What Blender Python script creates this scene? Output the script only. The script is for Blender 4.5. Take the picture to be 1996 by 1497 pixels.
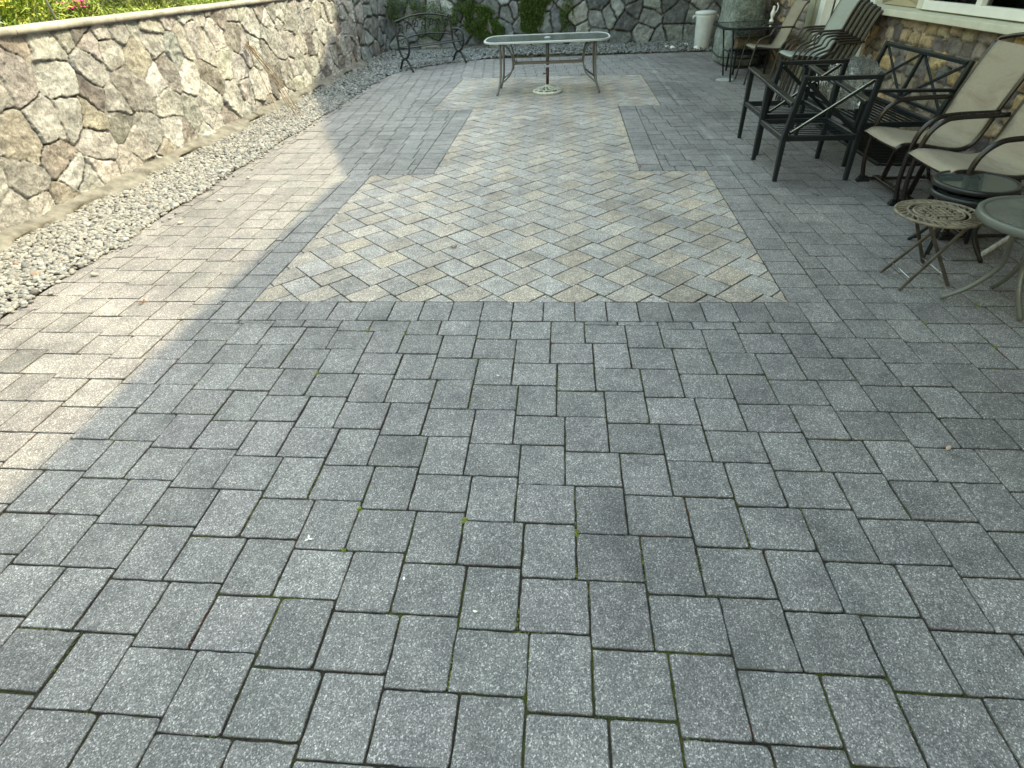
import bpy, math, random
import numpy as np
from mathutils import Vector, Matrix

random.seed(7)
rng = np.random.default_rng(7)
scene = bpy.context.scene
for _o in list(bpy.data.objects):
    bpy.data.objects.remove(_o)
COL = scene.collection
R = math.radians

# ------------------------------------------------------------------ camera
F_PX, PITCH, YAW, ROLL = 1053.6, 0.6570, -0.1051, -0.0500
CAM = Vector((0.1072, -0.8140, 1.5596))
fw = Vector((math.sin(YAW)*math.cos(PITCH), math.cos(YAW)*math.cos(PITCH), -math.sin(PITCH)))
rt = Vector((math.cos(YAW), -math.sin(YAW), 0)); up = rt.cross(fw)
rt2 = math.cos(ROLL)*rt + math.sin(ROLL)*up
up2 = math.cos(ROLL)*up - math.sin(ROLL)*rt
cd = bpy.data.cameras.new('camera'); cam = bpy.data.objects.new('camera', cd); COL.objects.link(cam)
cd.sensor_width = 36; cd.lens = F_PX/1996*36; cd.clip_end = 1000; cd.clip_start = 0.02
m = Matrix.Identity(4)
for i in range(3):
    m[i][0] = rt2[i]; m[i][1] = up2[i]; m[i][2] = -fw[i]; m[i][3] = CAM[i]
cam.matrix_world = m
scene.camera = cam

# ------------------------------------------------------------------ light
SUN = Vector((0.80, 0.35, 1.0)).normalized()
elev = math.asin(SUN.z); azim = math.atan2(SUN.x, SUN.y)
world = bpy.data.worlds.new('World'); scene.world = world; world.use_nodes = True
wn = world.node_tree.nodes; wl = world.node_tree.links
bg = wn['Background']; sky = wn.new('ShaderNodeTexSky'); sky.sky_type = 'NISHITA'
sky.sun_disc = False; sky.sun_elevation = elev; sky.sun_rotation = azim
sky.air_density = 3.9; sky.dust_density = 3.0; sky.ozone_density = 3.0
wl.new(sky.outputs[0], bg.inputs['Color']); bg.inputs['Strength'].default_value = 0.15
sd = bpy.data.lights.new('sun', 'SUN'); sd.energy = 2.0; sd.angle = R(0.9); sd.color = (0.97, 0.84, 0.54)
so = bpy.data.objects.new('sun', sd); COL.objects.link(so)
so.rotation_euler = (-SUN).to_track_quat('-Z', 'Y').to_euler()
so.location = (8, 4, 12)
scene.view_settings.view_transform = 'Standard'; scene.view_settings.look = 'None'
scene.view_settings.exposure = 2.0; scene.view_settings.gamma = 1.0
scene.view_settings.use_curve_mapping = False
scene.render.engine = 'CYCLES'
scene.cycles.max_bounces = 8; scene.cycles.transparent_max_bounces = 12

# ------------------------------------------------------------------ materials
MATS = {}
def new_mat(name):
    mt = bpy.data.materials.new(name); mt.use_nodes = True
    nt = mt.node_tree; b = nt.nodes['Principled BSDF']; MATS[name] = mt
    return mt, nt, b
def N(nt, t, **kw):
    n = nt.nodes.new(t)
    for k, v in kw.items():
        if k.startswith('i_'): n.inputs[k[2:].replace('_', ' ')].default_value = v
        else: setattr(n, k, v)
    return n
def L(nt, a, b): nt.links.new(a, b)
def ramp(nt, fac, stops, interp='LINEAR'):
    r = nt.nodes.new('ShaderNodeValToRGB'); r.color_ramp.interpolation = interp
    e = r.color_ramp.elements
    while len(e) < len(stops): e.new(0.5)
    for i, (p, c) in enumerate(stops):
        e[i].position = p; e[i].color = (c[0], c[1], c[2], 1) if hasattr(c, '__len__') else (c, c, c, 1)
    L(nt, fac, r.inputs[0]); return r.outputs[0]
def mixc(nt, fac, a, b, mode='MIX'):
    n = nt.nodes.new('ShaderNodeMix'); n.data_type = 'RGBA'; n.blend_type = mode
    for idx, s in ((0, fac), (6, a), (7, b)):
        if hasattr(s, 'is_linked'): L(nt, s, n.inputs[idx])
        elif idx == 0: n.inputs[0].default_value = s
        else: n.inputs[idx].default_value = (s[0], s[1], s[2], 1)
    return n.outputs[2]
def coords(nt, world_space=False):
    if world_space:
        return nt.nodes.new('ShaderNodeNewGeometry').outputs['Position']
    return nt.nodes.new('ShaderNodeTexCoord').outputs['Object']
def noise(nt, co, scale, detail=3, rough=0.5, dist=0.0):
    n = N(nt, 'ShaderNodeTexNoise'); L(nt, co, n.inputs['Vector'])
    n.inputs['Scale'].default_value = scale; n.inputs['Detail'].default_value = detail
    n.inputs['Roughness'].default_value = rough; n.inputs['Distortion'].default_value = dist
    return n.outputs['Fac']
def voro(nt, co, scale, out='Color', feature='F1'):
    n = N(nt, 'ShaderNodeTexVoronoi'); n.feature = feature; L(nt, co, n.inputs['Vector'])
    n.inputs['Scale'].default_value = scale
    return n.outputs[out]
def bump(nt, b, h, strength=0.3, dist=0.01):
    n = N(nt, 'ShaderNodeBump'); n.inputs['Strength'].default_value = strength
    n.inputs['Distance'].default_value = dist; L(nt, h, n.inputs['Height']); L(nt, n.outputs[0], b.inputs['Normal'])
def simple(name, col, rough=0.5, metal=0.0, var=0.25, scale=12, bmp=0.0, bscale=60, spec=0.5):
    mt, nt, b = new_mat(name); co = coords(nt)
    n1 = noise(nt, co, scale, 4, 0.6)
    lo = tuple(c*(1-var) for c in col); hi = tuple(min(1, c*(1+var)) for c in col)
    L(nt, ramp(nt, n1, [(0.3, lo), (0.7, hi)]), b.inputs['Base Color'])
    b.inputs['Metallic'].default_value = metal
    b.inputs['Specular IOR Level'].default_value = spec
    rr = ramp(nt, noise(nt, co, scale*2.3, 3), [(0.3, max(0, rough-0.1)), (0.7, min(1, rough+0.12))])
    L(nt, rr, b.inputs['Roughness'])
    if bmp: bump(nt, b, noise(nt, co, bscale, 3), bmp, 0.004)
    return mt

def mat_pavers(name, grain=1.0):
    mt, nt, b = new_mat(name); co = coords(nt, True)
    at = N(nt, 'ShaderNodeAttribute', attribute_name='col')
    base = at.outputs['Color']
    # exposed aggregate grain
    g1 = ramp(nt, voro(nt, co, 300), [(0.0, 0.42), (0.45, 0.80), (0.68, 1.05), (0.82, 1.75), (1.0, 3.2)])
    g2 = ramp(nt, noise(nt, co, 190, 2, 0.7), [(0.32, 0.66), (0.68, 1.34)])
    c = mixc(nt, grain, base, g1, 'MULTIPLY'); c = mixc(nt, grain, c, g2, 'MULTIPLY')
    # large cloudy stains and dirt
    s1 = ramp(nt, noise(nt, co, 0.9, 6, 0.62, 0.6), [(0.33, (0.66, 0.66, 0.67)), (0.5, (0.97, 0.97, 0.97)), (0.7, (1.15, 1.14, 1.12))])
    s2 = ramp(nt, noise(nt, co, 7.5, 5, 0.6), [(0.3, (0.72, 0.72, 0.735)), (0.5, (1.0, 1.0, 1.0)), (0.7, (1.2, 1.2, 1.18))])
    c = mixc(nt, 0.9, c, s1, 'MULTIPLY'); c = mixc(nt, 0.9, c, s2, 'MULTIPLY')
    s3 = ramp(nt, noise(nt, co, 38, 3, 0.6), [(0.3, 0.82), (0.7, 1.16)])
    c = mixc(nt, 1.0, c, s3, 'MULTIPLY')
    # dark mould spots
    sp = ramp(nt, noise(nt, co, 2.3, 8, 0.7, 1.2), [(0.60, 0.0), (0.74, 0.55)])
    c = mixc(nt, sp, c, (0.09, 0.095, 0.085))
    # pale mineral trace of roof drip at x = 1.73
    sx = N(nt, 'ShaderNodeSeparateXYZ'); L(nt, co, sx.inputs[0])
    wob = noise(nt, co, 5, 3)
    ma = N(nt, 'ShaderNodeMath', operation='MULTIPLY_ADD'); L(nt, wob, ma.inputs[0]); ma.inputs[1].default_value = 0.07; L(nt, sx.outputs[0], ma.inputs[2])
    sb = N(nt, 'ShaderNodeMath', operation='SUBTRACT'); L(nt, ma.outputs[0], sb.inputs[0]); sb.inputs[1].default_value = 1.765
    ab = N(nt, 'ShaderNodeMath', operation='ABSOLUTE'); L(nt, sb.outputs[0], ab.inputs[0])
    band = ramp(nt, ab.outputs[0], [(0.0, 0.5), (0.02, 0.3), (0.05, 0.0)])
    bm = N(nt, 'ShaderNodeMath', operation='MULTIPLY'); L(nt, band, bm.inputs[0])
    L(nt, ramp(nt, noise(nt, co, 2.2, 4), [(0.42, 0.0), (0.62, 1.0)]), bm.inputs[1])
    ym = N(nt, 'ShaderNodeMapRange'); L(nt, sx.outputs[1], ym.inputs[0]); ym.inputs[1].default_value = 3.2; ym.inputs[2].default_value = 4.4
    bm2 = N(nt, 'ShaderNodeMath', operation='MULTIPLY'); L(nt, bm.outputs[0], bm2.inputs[0]); L(nt, ym.outputs[0], bm2.inputs[1])
    c = mixc(nt, bm2.outputs[0], c, (0.42, 0.43, 0.42))
    L(nt, c, b.inputs['Base Color'])
    b.inputs['Roughness'].default_value = 0.7; b.inputs['Specular IOR Level'].default_value = 0.45
    bump(nt, b, noise(nt, co, 230, 3, 0.7), 0.5, 0.003)
    return mt
mat_pavers('paver')

def mat_joint():
    mt, nt, b = new_mat('joint'); co = coords(nt, True)
    c = ramp(nt, noise(nt, co, 60, 4, 0.7), [(0.3, (0.018, 0.016, 0.013)), (0.7, (0.055, 0.047, 0.036))])
    ms = ramp(nt, noise(nt, co, 3.2, 5, 0.65), [(0.50, 0.0), (0.60, 0.9)])
    mc = ramp(nt, noise(nt, co, 90, 3), [(0.3, (0.035, 0.045, 0.01)), (0.7, (0.10, 0.11, 0.02))])
    c = mixc(nt, ms, c, mc)
    rs = ramp(nt, noise(nt, co, 4.1, 4, 0.6, 2.0), [(0.63, 0.0), (0.70, 0.8)])
    c = mixc(nt, rs, c, (0.10, 0.035, 0.015))
    L(nt, c, b.inputs['Base Color']); b.inputs['Roughness'].default_value = 1.0
    b.inputs['Specular IOR Level'].default_value = 0.1
    bump(nt, b, noise(nt, co, 200, 3), 0.8, 0.004)
mat_joint()

def mat_attr(name, n_lo=0.7, n_hi=1.25, nscale=14, grain=90, rough=0.85, bmp=0.5, lichen=None, sat=None):
    mt, nt, b = new_mat(name); co = coords(nt, True)
    at = N(nt, 'ShaderNodeAttribute', attribute_name='col')
    c = at.outputs['Color']
    c = mixc(nt, 1.0, c, ramp(nt, noise(nt, co, nscale, 7, 0.68, 0.8), [(0.3, n_lo), (0.7, n_hi)]), 'MULTIPLY')
    c = mixc(nt, 1.0, c, ramp(nt, noise(nt, co, grain, 3, 0.7), [(0.3, 0.7), (0.7, 1.28)]), 'MULTIPLY')
    if lichen:
        lm = ramp(nt, noise(nt, co, 5, 8, 0.75, 0.5), [(0.55, 0.0), (0.66, lichen[1])])
        c = mixc(nt, lm, c, lichen[0])
    L(nt, c, b.inputs['Base Color']); b.inputs['Roughness'].default_value = rough
    b.inputs['Specular IOR Level'].default_value = 0.2
    bump(nt, b, noise(nt, co, 42, 8, 0.8), bmp, 0.03)
    return mt
mat_attr('wall_stone', 0.55, 1.38, 17, 75, 0.9, 1.0, ((0.52, 0.51, 0.49), 0.75))
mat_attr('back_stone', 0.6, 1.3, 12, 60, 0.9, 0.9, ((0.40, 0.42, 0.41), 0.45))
mat_attr('veneer', 0.75, 1.2, 12, 60, 0.85, 0.5)
mat_attr('pebble', 0.8, 1.15, 30, 120, 0.7, 0.15)
mat_attr('foliage', 0.75, 1.25, 20, 80, 0.6, 0.0)
MATS['foliage'].node_tree.nodes['Principled BSDF'].inputs['Specular IOR Level'].default_value = 0.35

simple('soil', (0.075, 0.062, 0.048), 1.0, 0, 0.4, 9, 0.8, 40, 0.1)
simple('lawn', (0.07, 0.09, 0.03), 1.0, 0, 0.5, 3, 0.8, 30, 0.1)
simple('concrete', (0.28, 0.27, 0.24), 0.9, 0, 0.38, 5, 0.4, 70, 0.2)
simple('old_concrete', (0.15, 0.147, 0.135), 0.9, 0, 0.45, 9, 0.4, 70, 0.2)
simple('slab', (0.19, 0.195, 0.19), 0.9, 0, 0.22, 5, 0.3, 90, 0.2)
simple('slate_metal', (0.011, 0.015, 0.018), 0.36, 0.0, 0.10, 3, 0.0, 200, 0.28)
simple('bronze_metal', (0.016, 0.012, 0.012), 0.24, 0.0, 0.10, 3, 0.0, 160, 0.5)
simple('brown_metal', (0.035, 0.030, 0.027), 0.42, 0.0, 0.10, 3, 0.0, 160, 0.5)
simple('taupe_metal', (0.17, 0.165, 0.158), 0.38, 0.35, 0.10, 3, 0.0, 160, 0.5)
simple('frost_metal', (0.43, 0.46, 0.47), 0.42, 0.0, 0.10, 3, 0.0, 160, 0.5)
simple('grey_metal', (0.115, 0.123, 0.112), 0.36, 0.1, 0.10, 3, 0.0, 160, 0.5)
simple('black_metal', (0.012, 0.014, 0.017), 0.34, 0.0, 0.10, 3, 0.0, 160, 0.5)
simple('slat_metal', (0.008, 0.011, 0.013), 0.75, 0.0, 0.1, 3, 0.0, 200, 0.08)
simple('cast_iron', (0.012, 0.014, 0.016), 0.5, 0.0, 0.4, 25, 0.2, 120, 0.5)
simple('white_iron', (0.60, 0.60, 0.53), 0.55, 0.0, 0.2, 25, 0.2, 90, 0.4)
simple('rust_tube', (0.045, 0.012, 0.010), 0.45, 0.0, 0.4, 20, 0.1, 100, 0.5)
simple('tan_iron', (0.185, 0.155, 0.112), 0.62, 0.15, 0.45, 22, 0.3, 140, 0.4)
simple('tan_leg', (0.075, 0.068, 0.058), 0.55, 0.2, 0.4, 20, 0.15, 140, 0.4)
simple('white_plastic', (0.66, 0.71, 0.75), 0.45, 0, 0.12, 6, 0.05, 40, 0.4)
simple('white_paint', (0.80, 0.80, 0.78), 0.45, 0, 0.05, 5, 0.05, 40, 0.4)
simple('cream_trim', (0.60, 0.59, 0.50), 0.55, 0, 0.10, 5, 0.1, 40, 0.4)
simple('green_trim', (0.36, 0.36, 0.27), 0.6, 0, 0.15, 5, 0.1, 40, 0.4)
simple('siding', (0.40, 0.35, 0.23), 0.7, 0, 0.08, 5, 0.1, 60, 0.3)
simple('roofing', (0.08, 0.075, 0.07), 0.95, 0, 0.3, 8, 0.5, 50, 0.2)
simple('soffit', (0.22, 0.21, 0.19), 0.7, 0, 0.08, 5, 0.0, 50, 0.2)
simple('dark_void', (0.010, 0.011, 0.012), 0.8, 0, 0.3, 5, 0.0, 50, 0.2)
simple('interior', (0.022, 0.028, 0.030), 0.7, 0, 0.5, 3, 0.0, 50, 0.2)
simple('blind', (0.24, 0.27, 0.26), 0.6, 0, 0.1, 3, 0.0, 50, 0.3)
simple('ceramic_white', (0.85, 0.86, 0.86), 0.3, 0, 0.04, 6, 0, 50, 0.5)
simple('drain_cover', (0.36, 0.38, 0.35), 0.7, 0, 0.3, 25, 0.4, 80, 0.3)
simple('dry_stem', (0.18, 0.13, 0.08), 0.9, 0, 0.4, 30, 0.2, 80, 0.2)
simple('steel_post', (0.24, 0.25, 0.24), 0.5, 0.5, 0.3, 12, 0.1, 80, 0.4)
simple('dead_leaf', (0.16, 0.085, 0.04), 0.8, 0, 0.4, 60, 0.1, 80, 0.2)
simple('petal_tan', (0.42, 0.31, 0.23), 0.7, 0, 0.2, 60, 0.0, 80, 0.2)
simple('petal_white', (0.80, 0.77, 0.68), 0.6, 0, 0.1, 60, 0.0, 80, 0.2)
simple('petal_pink', (0.75, 0.06, 0.28), 0.6, 0, 0.2, 60, 0.0, 80, 0.2)
simple('petal_yellow', (0.80, 0.62, 0.03), 0.6, 0, 0.2, 60, 0.0, 80, 0.2)
simple('screw_metal', (0.5, 0.5, 0.5), 0.3, 0.9, 0.1, 60, 0.0, 80, 0.5)
simple('pale_metal', (0.62, 0.66, 0.66), 0.3, 0.0, 0.25, 30, 0.0, 80, 0.6)

def mat_sling(name, col, dirt):
    mt, nt, b = new_mat(name); co = coords(nt)
    w1 = N(nt, 'ShaderNodeTexWave', wave_type='BANDS', bands_direction='Y'); w1.inputs['Scale'].default_value = 110; L(nt, co, w1.inputs['Vector'])
    w2 = N(nt, 'ShaderNodeTexWave', wave_type='BANDS', bands_direction='Z'); w2.inputs['Scale'].default_value = 110; L(nt, co, w2.inputs['Vector'])
    weave = mixc(nt, 0.5, w1.outputs['Color'], w2.outputs['Color'])
    c = mixc(nt, 0.22, col, weave, 'MULTIPLY')
    c = mixc(nt, 1.0, c, ramp(nt, noise(nt, co, 160, 2, 0.8), [(0.3, 0.82), (0.7, 1.15)]), 'MULTIPLY')
    mp = N(nt, 'ShaderNodeMapping'); L(nt, co, mp.inputs[0]); mp.inputs['Scale'].default_value = (9, 1.2, 3)
    dm = ramp(nt, noise(nt, mp.outputs[0], 2.2, 6, 0.65, 0.8), [(0.48, 0.0), (0.72, 0.75)])
    c = mixc(nt, dm, c, dirt)
    L(nt, c, b.inputs['Base Color']); b.inputs['Roughness'].default_value = 0.75
    b.inputs['Specular IOR Level'].default_value = 0.25
    bump(nt, b, weave, 0.25, 0.002)
mat_sling('sling_beige', (0.36, 0.312, 0.245), (0.22, 0.17, 0.135))
mat_sling('sling_pale', (0.36, 0.39, 0.365), (0.27, 0.27, 0.24))
mat_sling('sling_taupe', (0.33, 0.29, 0.23), (0.22, 0.18, 0.14))
mat_sling('cushion', (0.20, 0.17, 0.14), (0.13, 0.11, 0.09))

def mat_glass(name, tint, opac, bumpy=0.0, rough=0.04, body=(0.2, 0.25, 0.24)):
    mt = bpy.data.materials.new(name); mt.use_nodes = True; MATS[name] = mt
    nt = mt.node_tree; nt.nodes.clear()
    out = N(nt, 'ShaderNodeOutputMaterial'); co = coords(nt)
    tr = N(nt, 'ShaderNodeBsdfTransparent'); tr.inputs[0].default_value = (*tint, 1)
    df = N(nt, 'ShaderNodeBsdfDiffuse')
    L(nt, ramp(nt, noise(nt, co, 7, 5, 0.65), [(0.35, tuple(c*0.75 for c in body)), (0.7, tuple(min(1, c*1.35) for c in body))]), df.inputs[0])
    gl = N(nt, 'ShaderNodeBsdfGlossy'); gl.inputs['Roughness'].default_value = rough
    m1 = N(nt, 'ShaderNodeMixShader'); m1.inputs[0].default_value = opac
    L(nt, tr.outputs[0], m1.inputs[1]); L(nt, df.outputs[0], m1.inputs[2])
    fr = N(nt, 'ShaderNodeFresnel'); fr.inputs[0].default_value = 1.5
    m2 = N(nt, 'ShaderNodeMixShader'); L(nt, fr.outputs[0], m2.inputs[0])
    L(nt, m1.outputs[0], m2.inputs[1]); L(nt, gl.outputs[0], m2.inputs[2])
    if bumpy:
        bn = N(nt, 'ShaderNodeBump'); bn.inputs['Strength'].default_value = bumpy; bn.inputs['Distance'].default_value = 0.01
        L(nt, noise(nt, co, 45, 3, 0.6), bn.inputs['Height'])
        L(nt, bn.outputs[0], gl.inputs['Normal']); L(nt, bn.outputs[0], fr.inputs['Normal'])
    L(nt, m2.outputs[0], out.inputs[0])
mat_glass('glass_frosted', (0.62, 0.74, 0.72), 0.6, 0.10, 0.12, (0.20, 0.225, 0.225))
mat_glass('glass_dark', (0.30, 0.36, 0.34), 0.55, 0.0, 0.03, (0.10, 0.12, 0.11))
mat_glass('glass_round', (0.45, 0.50, 0.46), 0.6, 0.5, 0.06, (0.17, 0.18, 0.155))
mat_glass('window_glass', (0.55, 0.62, 0.60), 0.0, 0.0, 0.0)
mat_glass('clear_plastic', (0.93, 0.94, 0.93), 0.09, 1.0, 0.07, (0.55, 0.55, 0.52))

def mat_tarp():
    mt, nt, b = new_mat('tarp'); co = coords(nt)
    c = ramp(nt, noise(nt, co, 4, 7, 0.7, 1.0), [(0.36, (0.075, 0.095, 0.085)), (0.5, (0.17, 0.195, 0.18)), (0.64, (0.34, 0.38, 0.355))])
    c = mixc(nt, ramp(nt, noise(nt, co, 22, 7, 0.8, 1.0), [(0.48, 0.0), (0.60, 0.75)]), c, (0.36, 0.42, 0.385))
    L(nt, c, b.inputs['Base Color']); b.inputs['Roughness'].default_value = 0.55
    bump(nt, b, noise(nt, co, 9, 7, 0.7, 1.6), 1.0, 0.06)
mat_tarp()

# ------------------------------------------------------------------ mesh helpers
def unit(v):
    v = Vector(v); return v.normalized() if v.length > 1e-9 else Vector((0, 0, 1))
class MB:
    def __init__(s): s.v = []; s.f = []; s.sm = []
    def add(s, vs, fs, smooth=False):
        o = len(s.v); s.v += [tuple(p) for p in vs]; s.f += [tuple(i+o for i in q) for q in fs]; s.sm += [smooth]*len(fs); return s
    def box(s, a, b, bev=0.0):
        (x0, y0, z0), (x1, y1, z1) = a, b
        if x0 > x1: x0, x1 = x1, x0
        if y0 > y1: y0, y1 = y1, y0
        if z0 > z1: z0, z1 = z1, z0
        if bev <= 0:
            vs = [(x0,y0,z0),(x1,y0,z0),(x1,y1,z0),(x0,y1,z0),(x0,y0,z1),(x1,y0,z1),(x1,y1,z1),(x0,y1,z1)]
            return s.add(vs, [(0,3,2,1),(4,5,6,7),(0,1,5,4),(1,2,6,5),(2,3,7,6),(3,0,4,7)])
        e = bev; rings = []
        for z, d in ((z0, e), (z0+e, 0), (z1-e, 0), (z1, e)):
            rings.append([(x0+d+e*(d==0)*0, y0+d, z), (x1-d, y0+d, z), (x1-d, y1-d, z), (x0+d, y1-d, z)])
        vs = [p for r in rings for p in r]; fs = [(3,2,1,0), (12,13,14,15)]
        for k in range(3):
            for i in range(4):
                j = (i+1) % 4; fs.append((k*4+i, k*4+j, (k+1)*4+j, (k+1)*4+i))
        return s.add(vs, fs)
    def bar(s, p, q, w, h, upv=(0, 0, 1), w2=None, h2=None):
        p = Vector(p); q = Vector(q); d = unit(q-p); u = Vector(upv)
        if abs(d.dot(unit(u))) > 0.98: u = Vector((0, 1, 0)) if abs(d.y) < 0.9 else Vector((1, 0, 0))
        sd = unit(d.cross(u)); u = unit(sd.cross(d)); w2 = w2 or w; h2 = h2 or h
        vs = []
        e = min(w, h)*0.14
        for c, ww, hh in ((p, w, h), (q, w2, h2)):
            for a, b in ((-ww/2+e, -hh/2), (ww/2-e, -hh/2), (ww/2, -hh/2+e), (ww/2, hh/2-e), (ww/2-e, hh/2), (-ww/2+e, hh/2), (-ww/2, hh/2-e), (-ww/2, -hh/2+e)):
                vs.append(c + sd*a + u*b)
        fs = [tuple(range(7, -1, -1)), tuple(range(8, 16))] + [(i, (i+1) % 8, 8+(i+1) % 8, 8+i) for i in range(8)]
        return s.add(vs, fs)
    def tube(s, pts, r, seg=8, closed=False, rz=None, cap=True):
        pts = [Vector(p) for p in pts]; n = len(pts)
        rs = r if hasattr(r, '__len__') else [r]*n
        tang = []
        for i in range(n):
            a = pts[i-1] if (i or closed) else pts[0]; b = pts[(i+1) % n] if (i < n-1 or closed) else pts[-1]
            tang.append(unit(b-a))
        u = tang[0].orthogonal().normalized(); vs = []
        for i in range(n):
            t = tang[i]; u = (u - t*u.dot(t)); u = u.normalized() if u.length > 1e-6 else t.orthogonal().normalized()
            w = t.cross(u)
            for k in range(seg):
                a = 2*math.pi*k/seg; vs.append(pts[i] + (u*math.cos(a) + w*math.sin(a))*rs[i])
        fs = []
        m_ = n if closed else n-1
        for i in range(m_):
            for k in range(seg):
                j = (i+1) % n; k2 = (k+1) % seg
                fs.append((i*seg+k, i*seg+k2, j*seg+k2, j*seg+k))
        s.add(vs, fs, True)
        if cap and not closed:
            o = len(s.v)-n*seg
            s.f.append(tuple(o+k for k in range(seg-1, -1, -1))); s.sm.append(False)
            s.f.append(tuple(o+(n-1)*seg+k for k in range(seg))); s.sm.append(False)
        return s
    def lathe(s, prof, c=(0, 0, 0), seg=32, smooth=True, sx=1, sy=1):
        vs = []; n = len(prof)
        for r, z in prof:
            for k in range(seg):
                a = 2*math.pi*k/seg; vs.append((c[0]+r*sx*math.cos(a), c[1]+r*sy*math.sin(a), c[2]+z))
        fs = [(i*seg+k, i*seg+(k+1) % seg, (i+1)*seg+(k+1) % seg, (i+1)*seg+k) for i in range(n-1) for k in range(seg)]
        s.add(vs, fs, smooth)
        o = len(s.v)-n*seg
        if prof[0][0] > 1e-6: s.f.append(tuple(o+k for k in range(seg-1, -1, -1))); s.sm.append(False)
        if prof[-1][0] > 1e-6: s.f.append(tuple(o+(n-1)*seg+k for k in range(seg))); s.sm.append(False)
        return s
    def sheet(s, rows, smooth=True, thick=None):
        """rows: list of lists of points; optional thickness vector per whole sheet"""
        nr = len(rows); nc = len(rows[0])
        vs = [Vector(p) for r in rows for p in r]
        fs = [(i*nc+j, i*nc+j+1, (i+1)*nc+j+1, (i+1)*nc+j) for i in range(nr-1) for j in range(nc-1)]
        if thick is None: return s.add(vs, fs, smooth)
        nrm = [Vector((0, 0, 0)) for _ in vs]
        for q in fs:
            nn = (vs[q[1]]-vs[q[0]]).cross(vs[q[3]]-vs[q[0]])
            for i in q: nrm[i] += nn
        vb = [p - unit(n_)*thick for p, n_ in zip(vs, nrm)]
        N0 = len(vs); fb = [tuple(N0+i for i in reversed(q)) for q in fs]
        edge = [i for i in range(nc)] + [i*nc+nc-1 for i in range(1, nr)] + [(nr-1)*nc+j for j in range(nc-2, -1, -1)] + [i*nc for i in range(nr-2, 0, -1)]
        fe = [(edge[k], N0+edge[k], N0+edge[(k+1) % len(edge)], edge[(k+1) % len(edge)]) for k in range(len(edge))]
        return s.add(vs+vb, fs+fb+fe, smooth)
    def poly_prism(s, pts, z0, z1):
        n = len(pts); vs = [(x, y, z0) for x, y in pts] + [(x, y, z1) for x, y in pts]
        fs = [tuple(range(n-1, -1, -1)), tuple(range(n, 2*n))] + [(i, (i+1) % n, n+(i+1) % n, n+i) for i in range(n)]
        return s.add(vs, fs)
    def build(s, name, mat, parent=None, cols=None):
        me = bpy.data.meshes.new(name); me.from_pydata(s.v, [], s.f)
        me.polygons.foreach_set('use_smooth', s.sm)
        if cols is not None:
            at = me.color_attributes.new('col', 'FLOAT_COLOR', 'POINT')
            at.data.foreach_set('color', np.asarray(cols, dtype=np.float32).ravel())
        me.materials.append(MATS[mat]); me.update()
        o = bpy.data.objects.new(name, me); COL.objects.link(o)
        if parent: o.parent = parent
        return o
SPLIT = {'cross_tube', 'seat_frame', 'screw', 'back_rail', 'stretcher', 'spring_base', 'table_rim_', 'scroll', 'legs'}
_build = MB.build
def _build_split(s, name, mat, parent=None, cols=None):
    if name not in SPLIT: return _build(s, name, mat, parent, cols)
    lab = list(range(len(s.v)))
    def find(a):
        while lab[a] != a: lab[a] = lab[lab[a]]; a = lab[a]
        return a
    for q in s.f:
        r0 = find(q[0])
        for i in q[1:]: lab[find(i)] = r0
    groups = {}
    for q, sm in zip(s.f, s.sm): groups.setdefault(find(q[0]), []).append((q, sm))
    last = None
    for fs in groups.values():
        m2 = MB(); mp = {}
        for q, sm in fs:
            for i in q:
                if i not in mp: mp[i] = len(m2.v); m2.v.append(s.v[i])
            m2.f.append(tuple(mp[i] for i in q)); m2.sm.append(sm)
        last = _build(m2, name if name != 'legs' else 'leg', mat, parent)
    return last
MB.build = _build_split
def np_mesh(name, verts, faces, mat, cols=None, smooth=True, parent=None):
    verts = np.asarray(verts, np.float32); faces = np.asarray(faces, np.int32)
    me = bpy.data.meshes.new(name); k = faces.shape[1]
    me.vertices.add(len(verts)); me.vertices.foreach_set('co', verts.ravel())
    me.loops.add(faces.size); me.loops.foreach_set('vertex_index', faces.ravel())
    me.polygons.add(len(faces)); me.polygons.foreach_set('loop_start', np.arange(0, faces.size, k, dtype=np.int32))
    me.polygons.foreach_set('loop_total', np.full(len(faces), k, np.int32))
    me.polygons.foreach_set('use_smooth', np.full(len(faces), smooth, bool))
    me.update(calc_edges=True)
    if cols is not None:
        at = me.color_attributes.new('col', 'FLOAT_COLOR', 'POINT')
        c4 = np.ones((len(verts), 4), np.float32); c4[:, :3] = cols; at.data.foreach_set('color', c4.ravel())
    me.materials.append(MATS[mat]); me.validate()
    o = bpy.data.objects.new(name, me); COL.objects.link(o)
    if parent: o.parent = parent
    return o
def smooth_path(pts, n=6):
    pts = [Vector(p) for p in pts]; out = []
    P = [pts[0]*2-pts[1]] + pts + [pts[-1]*2-pts[-2]]
    for i in range(1, len(P)-2):
        p0, p1, p2, p3 = P[i-1:i+3]
        for k in range(n):
            t = k/n
            out.append(0.5*((2*p1)+(p2-p0)*t+(2*p0-5*p1+4*p2-p3)*t*t+(3*p1-p0-3*p2+p3)*t**3))
    out.append(pts[-1]); return out
def thing(name, label, cat, loc=(0, 0, 0), rz=0, group=None):
    o = bpy.data.objects.new(name, None); COL.objects.link(o); o.empty_display_size = 0.2
    o.location = loc; o.rotation_euler = (0, 0, rz); o['label'] = label; o['category'] = cat
    if group: o['group'] = group
    return o
def tag(o, label, cat, group=None):
    o['label'] = label; o['category'] = cat
    if group: o['group'] = group
    return o
def struct(o, kind='structure'): o['kind'] = kind; return o
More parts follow.
